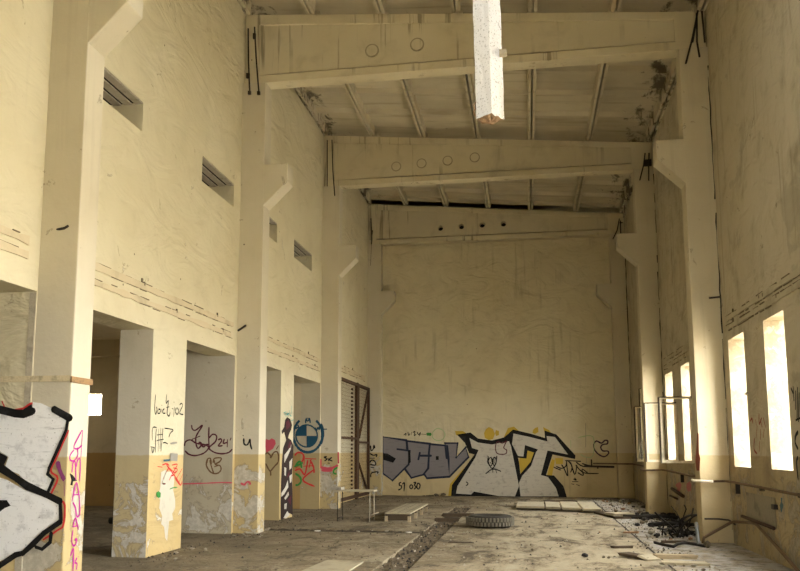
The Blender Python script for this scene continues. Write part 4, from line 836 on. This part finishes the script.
plank(1.50, 11.40, .22, .20, .02, 30, M['sheet'], 'small curled pale scrap between the two boards on the floor line', roll=12, name='board_scrap')
plank(1.72, 18.8, 1.55, .34, .04, -78, M['wood_dark'], 'dark plank by the debris edge beyond the floor line')
plank(1.86, 18.5, .5, .40, .05, 20, M['sheet'], 'pale slab fragment resting on the dark plank at right', z=.04, name='slab_fragment')
plank(1.68, 15.0, .24, .07, .025, 5, M['brick'], 'short reddish stick across the floor line in the middle distance', name='stick')
plank(1.30, 12.7, .30, .10, .03, 15, M['wood_dark'], 'small dark stick lying left of the floor line', name='stick')
plank(-1.03, 12.95, .36, .14, .012, 4, M['wood_dark'], 'flat dark strip on the bare floor in front of the tyre', name='floor_strip')
plank(2.1, 13.5, .34, .05, .04, 4, M['wood_dark'], 'small charred stick above the black wavy cable', name='stick')
plank(.85, 24.0, .9, .5, .01, 3, M['wood_dark'], 'dark flat scrap near the foot of the far wall', name='floor_strip')
# big pale sheet in the foreground
o = MB().prism([(-2.62, 8.7), (-2.05, 8.7), (-2.03, 10.42), (-2.50, 10.46)], 2, 0.004, .022).build('floor_sheet', M['sheet'])
tag(o, 'pale flat board lying on the floor at the bottom edge left of the trench', 'board')
# concrete cover slabs
for i, (xa, xb, ya, yb, lab) in enumerate([(-.30, .34, 20.25, 21.9, 'leftmost pale cover slab in the row before the far wall'), (.37, .70, 20.05, 22.05, 'second pale cover slab from the left in the row'),
        (.74, 1.14, 19.8, 22.15, 'third pale cover slab from the left in the row'), (1.18, 1.56, 19.55, 22.2, 'rightmost pale cover slab touching the floor line')]):
    mb = MB().prism([(xa, ya), (xb, ya - .12), (xb + .02, yb), (xa + .02, yb)], 2, .045, .10)
    o = mb.build('cover_slab', M['sheet'], None, bevel=.008); tag(o, lab, 'slab', 'cover slabs before the far wall')
o = MB().box(-.3, 1.5, 20.4, 21.9, 0, .046).build('slab_bed', M['stone_dark']); tag(o, 'dark strip of bedding under the row of pale cover slabs', 'slab bed')
# seam of the floor slab, a real narrow batten-filled joint
o = MB().prism([(1.615, 8), (1.64, 8), (1.755, 24), (1.725, 24)], 2, .0005, .004).build('floor_joint', M['crack']); tag(o, 'long dark floor joint running along the right side of the floor', 'floor joint')

# rubble
def chunk_mesh(name, seed, mat, flat=.7):
    rr = random.Random(seed); bm = bmesh.new(); bmesh.ops.create_icosphere(bm, subdivisions=1, radius=1)
    ax = (1, rr.uniform(.6, 1), flat * rr.uniform(.6, 1))
    for v in bm.verts:
        k = rr.uniform(.7, 1.15); v.co = Vector((v.co.x * ax[0] * k, v.co.y * ax[1] * k, v.co.z * ax[2] * k))
    me = bpy.data.meshes.new(name); bm.to_mesh(me); bm.free(); me.materials.append(mat); return me
chunks = [chunk_mesh('rubble_chunk', 10 + i, M[m], f) for i, (m, f) in enumerate([('stone', .6), ('stone', .8), ('stone_dark', .6), ('stone_dark', .8), ('brick', .6), ('stone_dark', .5), ('black', .6), ('stone', .4)])]
def chunk(x, y, s, label, group, z=0.0, which=None, name='rubble_chunk', cat='rubble'):
    me = chunks[which if which is not None else rnd.randrange(len(chunks))]
    o = bpy.data.objects.new(name, me); C.objects.link(o)
    rz = rnd.uniform(0, 6.28)
    lo = min(v.co.z for v in me.vertices)
    o.location = (x, y, z - lo * s * .8); o.scale = (s, s, s); o.rotation_euler = (0, 0, rz)
    return tag(o, label, cat, group)
chunk(.70, 11.55, .07, 'dark angular stone alone on the pale floor in the foreground', None, which=6, name='stone')
chunk(1.95, 16.4, .085, 'dark lump beside the floor line, farther of two', None, which=6, name='stone')
chunk(2.02, 14.45, .085, 'black lump on the grey dust right of the floor line', None, which=6, name='stone')
chunk(2.18, 14.5, .06, 'pale lump beside the black one on the grey dust', None, which=0, name='stone')
for i in range(7): chunk(.92 + i * .03 + rnd.uniform(-.02, .02), 11.5 + rnd.uniform(-.08, .08), rnd.uniform(.02, .05), 'small chip in the little heap on the floor right of the dark stone', 'small heap chips', which=rnd.choice((0, 2, 3)))
placed = []
taken = [(-1.2, -.25, 15.2, 16.25), (2.55, 3.05, 13.55, 14.1), (2.55, 3.05, 19.6, 20.1), (-2.85, -2.2, 16.3, 19.4), (-1.9, -1.2, 16.7, 17.0), (-1.9, -1.1, 17.9, 18.3), (1.1, 2.15, 10.9, 11.8), (-2.7, -2, 8, 10.5), (-.4, 1.6, 19.4, 22.3), (1.5, 2.0, 17.9, 19.7), (2.2, 3.0, 10.2, 13.6), (1.8, 2.5, 12.8, 13.4)]
def zone(n, fx, fy, smin, smax, label, group, pick, z=0.0):
    for _ in range(n):
        for _try in range(30):
            x, y, r = fx(), fy(), rnd.uniform(smin, smax)
            if all((x - a) ** 2 + (y - b) ** 2 > (r + c) ** 2 for a, b, c in placed) and not any(a - r < x < b + r and c - r < y < d + r for a, b, c, d in taken): break
        else: continue
        placed.append((x, y, r)); chunk(x, y, r, label, group, z=z, which=rnd.choice(pick))
def right_y():
    return 9.9 + 15.2 * rnd.random() ** 1.2
zone(95, lambda: 1.75 + 1.15 * (rnd.random() ** .6), right_y, .025, .075, 'rubble chunk in the dusty debris along the foot of the right wall', 'rubble along the right wall', (0, 1, 2, 3, 4, 5, 6, 6, 7))
zone(45, lambda: rnd.uniform(2.2, 2.95), lambda: rnd.uniform(14.6, 19.3), .05, .14, 'dark debris lump heaped between the two right columns', 'dark heap between the right columns', (6, 6, 6, 5))
zone(60, lambda: rnd.uniform(TR[0] + .04, TR[1] - .04), lambda: 9.7 + 11.2 * rnd.random() ** 1.3, .025, .06, 'rubble chunk lying in the long floor trench', 'rubble in the floor trench', (2, 3, 5, 6, 2), z=-.05)
zone(22, lambda: rnd.uniform(-4.75, -4.2), lambda: rnd.choice((rnd.uniform(10.3, 11.6), rnd.uniform(13.1, 13.6))), .012, .04, 'small plaster crumb at the foot of the left pier and second column', 'plaster crumbs by the left wall', (0, 7, 2))
zone(16, lambda: rnd.uniform(-4.4, -2.0), lambda: rnd.uniform(14.32, 14.78), .02, .05, 'crumb in the shallow groove across the left floor', 'crumbs in the cross groove', (0, 2, 3), z=-.03)
zone(14, lambda: rnd.uniform(-3.15, -2.55), lambda: rnd.uniform(25.7, 25.95), .05, .11, 'dark rubble lump heaped at the foot of the far wall left of the silver letters', 'heap at the far wall', (2, 3, 5))
zone(12, lambda: rnd.uniform(-.35, .4), lambda: rnd.uniform(21.9, 22.6), .04, .09, 'rubble lump at the left end of the pale cover slabs', 'rubble by the cover slabs', (2, 3, 0))
zone(26, lambda: rnd.uniform(-4.3, 1.5), lambda: rnd.uniform(10.2, 24.5), .012, .03, 'loose crumb scattered on the open floor', 'crumbs on the open floor', (0, 2, 3, 4))
# scraps
for x, y, s, lab in [(-1.62, 16.0, .09, 'white crumpled scrap in the trench before the nearer dark board'), (-3.55, 14.15, .07, 'white scrap at the edge of the cross groove, left of two'), (-1.98, 14.2, .06, 'white scrap at the edge of the cross groove, right of two'), (-2.9, 21.0, .10, 'pale scrap on the floor beyond the slatted platform')]:
    me = chunk_mesh('paper_scrap', int(x * 100) + 999, M['paper'], .35)
    o = bpy.data.objects.new('paper_scrap', me); C.objects.link(o); o.location = (x, y, .02 if s < .09 else -.03); o.scale = (s, s * .7, s * .6); tag(o, lab, 'scrap')
# fine grit nobody could count
mb = MB(); g = random.Random(21)
for _ in range(3800):
    q = g.random()
    if q < .45: x, y, z = 1.6 + 1.4 * g.random(), 9.5 + 16 * g.random() ** 1.2, 0
    elif q < .65: x, y, z = g.uniform(TR[0] + .02, TR[1] - .02), 9.5 + 11.5 * g.random(), -.03
    elif q < .8: x, y, z = -4.85 + .8 * g.random() ** 2, 9.5 + 15 * g.random(), 0
    else: x, y, z = g.uniform(-4, 1.7), 9.5 + 15 * g.random(), 0
    if any(a - .03 < x < b + .03 and c - .03 < y < d + .03 for a, b, c, d in taken): continue
    s = g.uniform(.006, .022) * (1.3 if z < 0 else 1)
    a = g.uniform(0, 6.28); m = g.choice((1, 1, 1, 2)) if z < 0 or x < -1.8 else g.choice((0, 0, 1, 1, 2))
    c_, s_ = math.cos(a) * s, math.sin(a) * s
    mb.add([(x + c_, y + s_, z), (x - s_, y + c_, z), (x - c_ * .8, y - s_ * 1.1, z), (x + s_, y - c_, z), (x + c_ * .2, y + s_ * .3, z + s * 1.2)], [(0, 1, 4), (1, 2, 4), (2, 3, 4), (3, 0, 4)], m)
tag(mb.build('floor_grit', [M['stone'], M['stone_dark'], M['black']], fix=False), 'fine grit and plaster crumbs strewn over the dusty concrete floor', 'grit', kind='stuff')
# rubble bed in the trench
mb = MB(); n = 110; vs = []; fs = []
for i in range(n + 1):
    for j in range(6):
        vs.append((TR[0] + (TR[1] - TR[0]) * j / 5, 8 + 13.2 * i / n, -.06 + g.uniform(0, .045)))
for i in range(n):
    for j in range(5): fs.append((i * 6 + j, i * 6 + j + 1, i * 6 + j + 7, i * 6 + j + 6))
tag(mb.add(vs, fs).build('trench_rubble', M['trench_dirt'], fix=False), 'bed of dark gravelly rubble filling the long floor trench', 'gravel', kind='stuff')

mb = MB(); vs = []; fs = []
for i in range(41):
    for j in range(5): vs.append((-4.6 + 2.79 * i / 40, 14.25 + .6 * j / 4, -.045 + g.uniform(0, .03)))
for i in range(40):
    for j in range(4): fs.append((i * 5 + j, i * 5 + j + 1, i * 5 + j + 6, i * 5 + j + 5))
tag(mb.add(vs, fs).build('groove_dirt', M['groove_dirt'], fix=False), 'dark dirt filling the shallow groove across the left floor', 'dirt', kind='stuff')

# tangle of wire and cables by the large right column
t = empty('wire_tangle', (2.3, 14.42, 0), 'black tangle of burnt wire and sticks beside the foot of the large right column', 'wire tangle')
g = random.Random(5)
for i in range(13):
    a = Vector((2.32 + g.uniform(-.2, .18), 14.42 + g.uniform(-.25, .25), 0.01)); p = [a]
    d = Vector((g.uniform(-.6, .6), g.uniform(-.3, .3), g.uniform(.3, 1))).normalized()
    for k in range(5):
        d = (d + Vector((g.uniform(-.6, .6), g.uniform(-.4, .4), g.uniform(-.75, .35)))).normalized()
        q = p[-1] + d * g.uniform(.07, .15); q.z = max(q.z, .015); p.append(q)
    MB().tube(p, g.uniform(.009, .02), 5).build('wire', M['black'], t)
tag(MB().tube([(2.47, 13.55, .30), (2.455, 13.45, .2), (2.44, 13.3, .06), (2.42, 13.15, .02)], .028, 6).build('plastic_pipe', M['grey_pipe']), 'short grey plastic pipe leaning at the foot of the large right column', 'pipe')
tag(MB().tube([(1.83, 13.35, .02), (1.92, 13.05, .02), (2.02, 12.85, .02), (2.12, 13.15, .03), (2.25, 13.35, .03), (2.38, 13.25, .02), (2.47, 13.0, .02)], .022, 6).build('loose_cable', M['black']), 'black wavy cable on the grey dust right of the floor line', 'cable')
chunk(2.50, 12.95, .09, 'dark stone at the end of the black wavy cable', None, which=3, name='stone')
tag(MB().tube([(1.9, 18.2, .03), (2.3, 18.0, .04), (2.8, 18.3, .05), (2.95, 18.6, .05)], .05, 6).build('charred_beam', M['black']), 'long charred timber along the debris heap between the right columns', 'timber')
tag(MB().tube([(2.15, 16.3, .03), (2.5, 16.5, .05), (2.9, 16.2, .05)], .045, 6).build('charred_beam', M['black']), 'shorter charred timber nearer the large right column', 'timber')
# dark things on the floor of the back room
tag(MB().tube([(-7.6, 14.6, .09), (-5.6, 14.5, .09)], .06, 8).build('fallen_post', M['black']), 'dark fallen post on the floor inside the nearest doorway', 'post')

# ------------------------------------------------------------------ light
w = bpy.data.worlds.new('sky'); bpy.context.scene.world = w; w.use_nodes = True
nt = w.node_tree; bg = nt.nodes['Background']
bg.inputs[0].default_value = (1.0, .98, .93, 1); bg.inputs[1].default_value = SKY
def portal(loc, rot, sx, sy):
    l = bpy.data.lights.new('daylight_portal', 'AREA'); l.shape = 'RECTANGLE'; l.size = sx; l.size_y = sy; l.cycles.is_portal = True
    o = bpy.data.objects.new('daylight_portal', l); C.objects.link(o); o.location = loc; o.rotation_euler = rot
for h in right_holes: portal((XRW + .40, (h[0] + h[1]) / 2, (h[2] + h[3]) / 2), (0, R(90), 0), h[3] - h[2], h[1] - h[0])
portal(((FILL_OPENING[0] + FILL_OPENING[1]) / 2, Y0 - .38, FILL_OPENING[3] / 2), (R(90), 0, 0), FILL_OPENING[1] - FILL_OPENING[0], FILL_OPENING[3])
portal(((HOLE[0] + HOLE[1]) / 2, (HOLE[2] + HOLE[3]) / 2, Pz + .45), (0, 0, 0), HOLE[1] - HOLE[0], HOLE[3] - HOLE[2])
portal((-10.93, 19.93, 2.525), (R(-90), 0, 0), .73, .53)
sun = bpy.data.lights.new('sun', 'SUN'); sun.energy = SUN; sun.angle = R(.6); sun.color = (1, .97, .92)
o = bpy.data.objects.new('sun', sun); C.objects.link(o); o.rotation_euler = (R(10), 0, 0)   # steep sun through the roof gap added above the post
o.location = (0, 0, 30)

# ------------------------------------------------------------------ camera
cam = bpy.data.cameras.new('camera'); co = bpy.data.objects.new('camera', cam); C.objects.link(co)
f_px, cx, cy, yaw, pitch, roll = 838.23, 373.49, 340.02, .1811, .1309, .0014
cam.sensor_fit = 'HORIZONTAL'; cam.sensor_width = 36; cam.lens = f_px * 36 / 800
cam.shift_x = (400 - cx) / 800; cam.shift_y = (cy - 285.5) / 800
co.location = (0, 0, 1.378)
fw = Vector((-math.sin(yaw) * math.cos(pitch), math.cos(yaw) * math.cos(pitch), math.sin(pitch)))
rt = Vector((math.cos(yaw), math.sin(yaw), 0)); up = rt.cross(fw)
c_, s_ = math.cos(roll), math.sin(roll)
r2 = rt * c_ + up * s_; u2 = -rt * s_ + up * c_
co.rotation_euler = Matrix((r2, u2, -fw)).transposed().to_euler()
cam.clip_end = 300
sc = bpy.context.scene
sc.camera = co
sc.view_settings.view_transform = 'Standard'; sc.view_settings.look = 'None'; sc.view_settings.gamma = 1; sc.view_settings.use_curve_mapping = False
sc.view_settings.exposure = EXPO
sc.cycles.max_bounces = 14; sc.cycles.diffuse_bounces = 10
sc.cycles.sample_clamp_indirect = 0
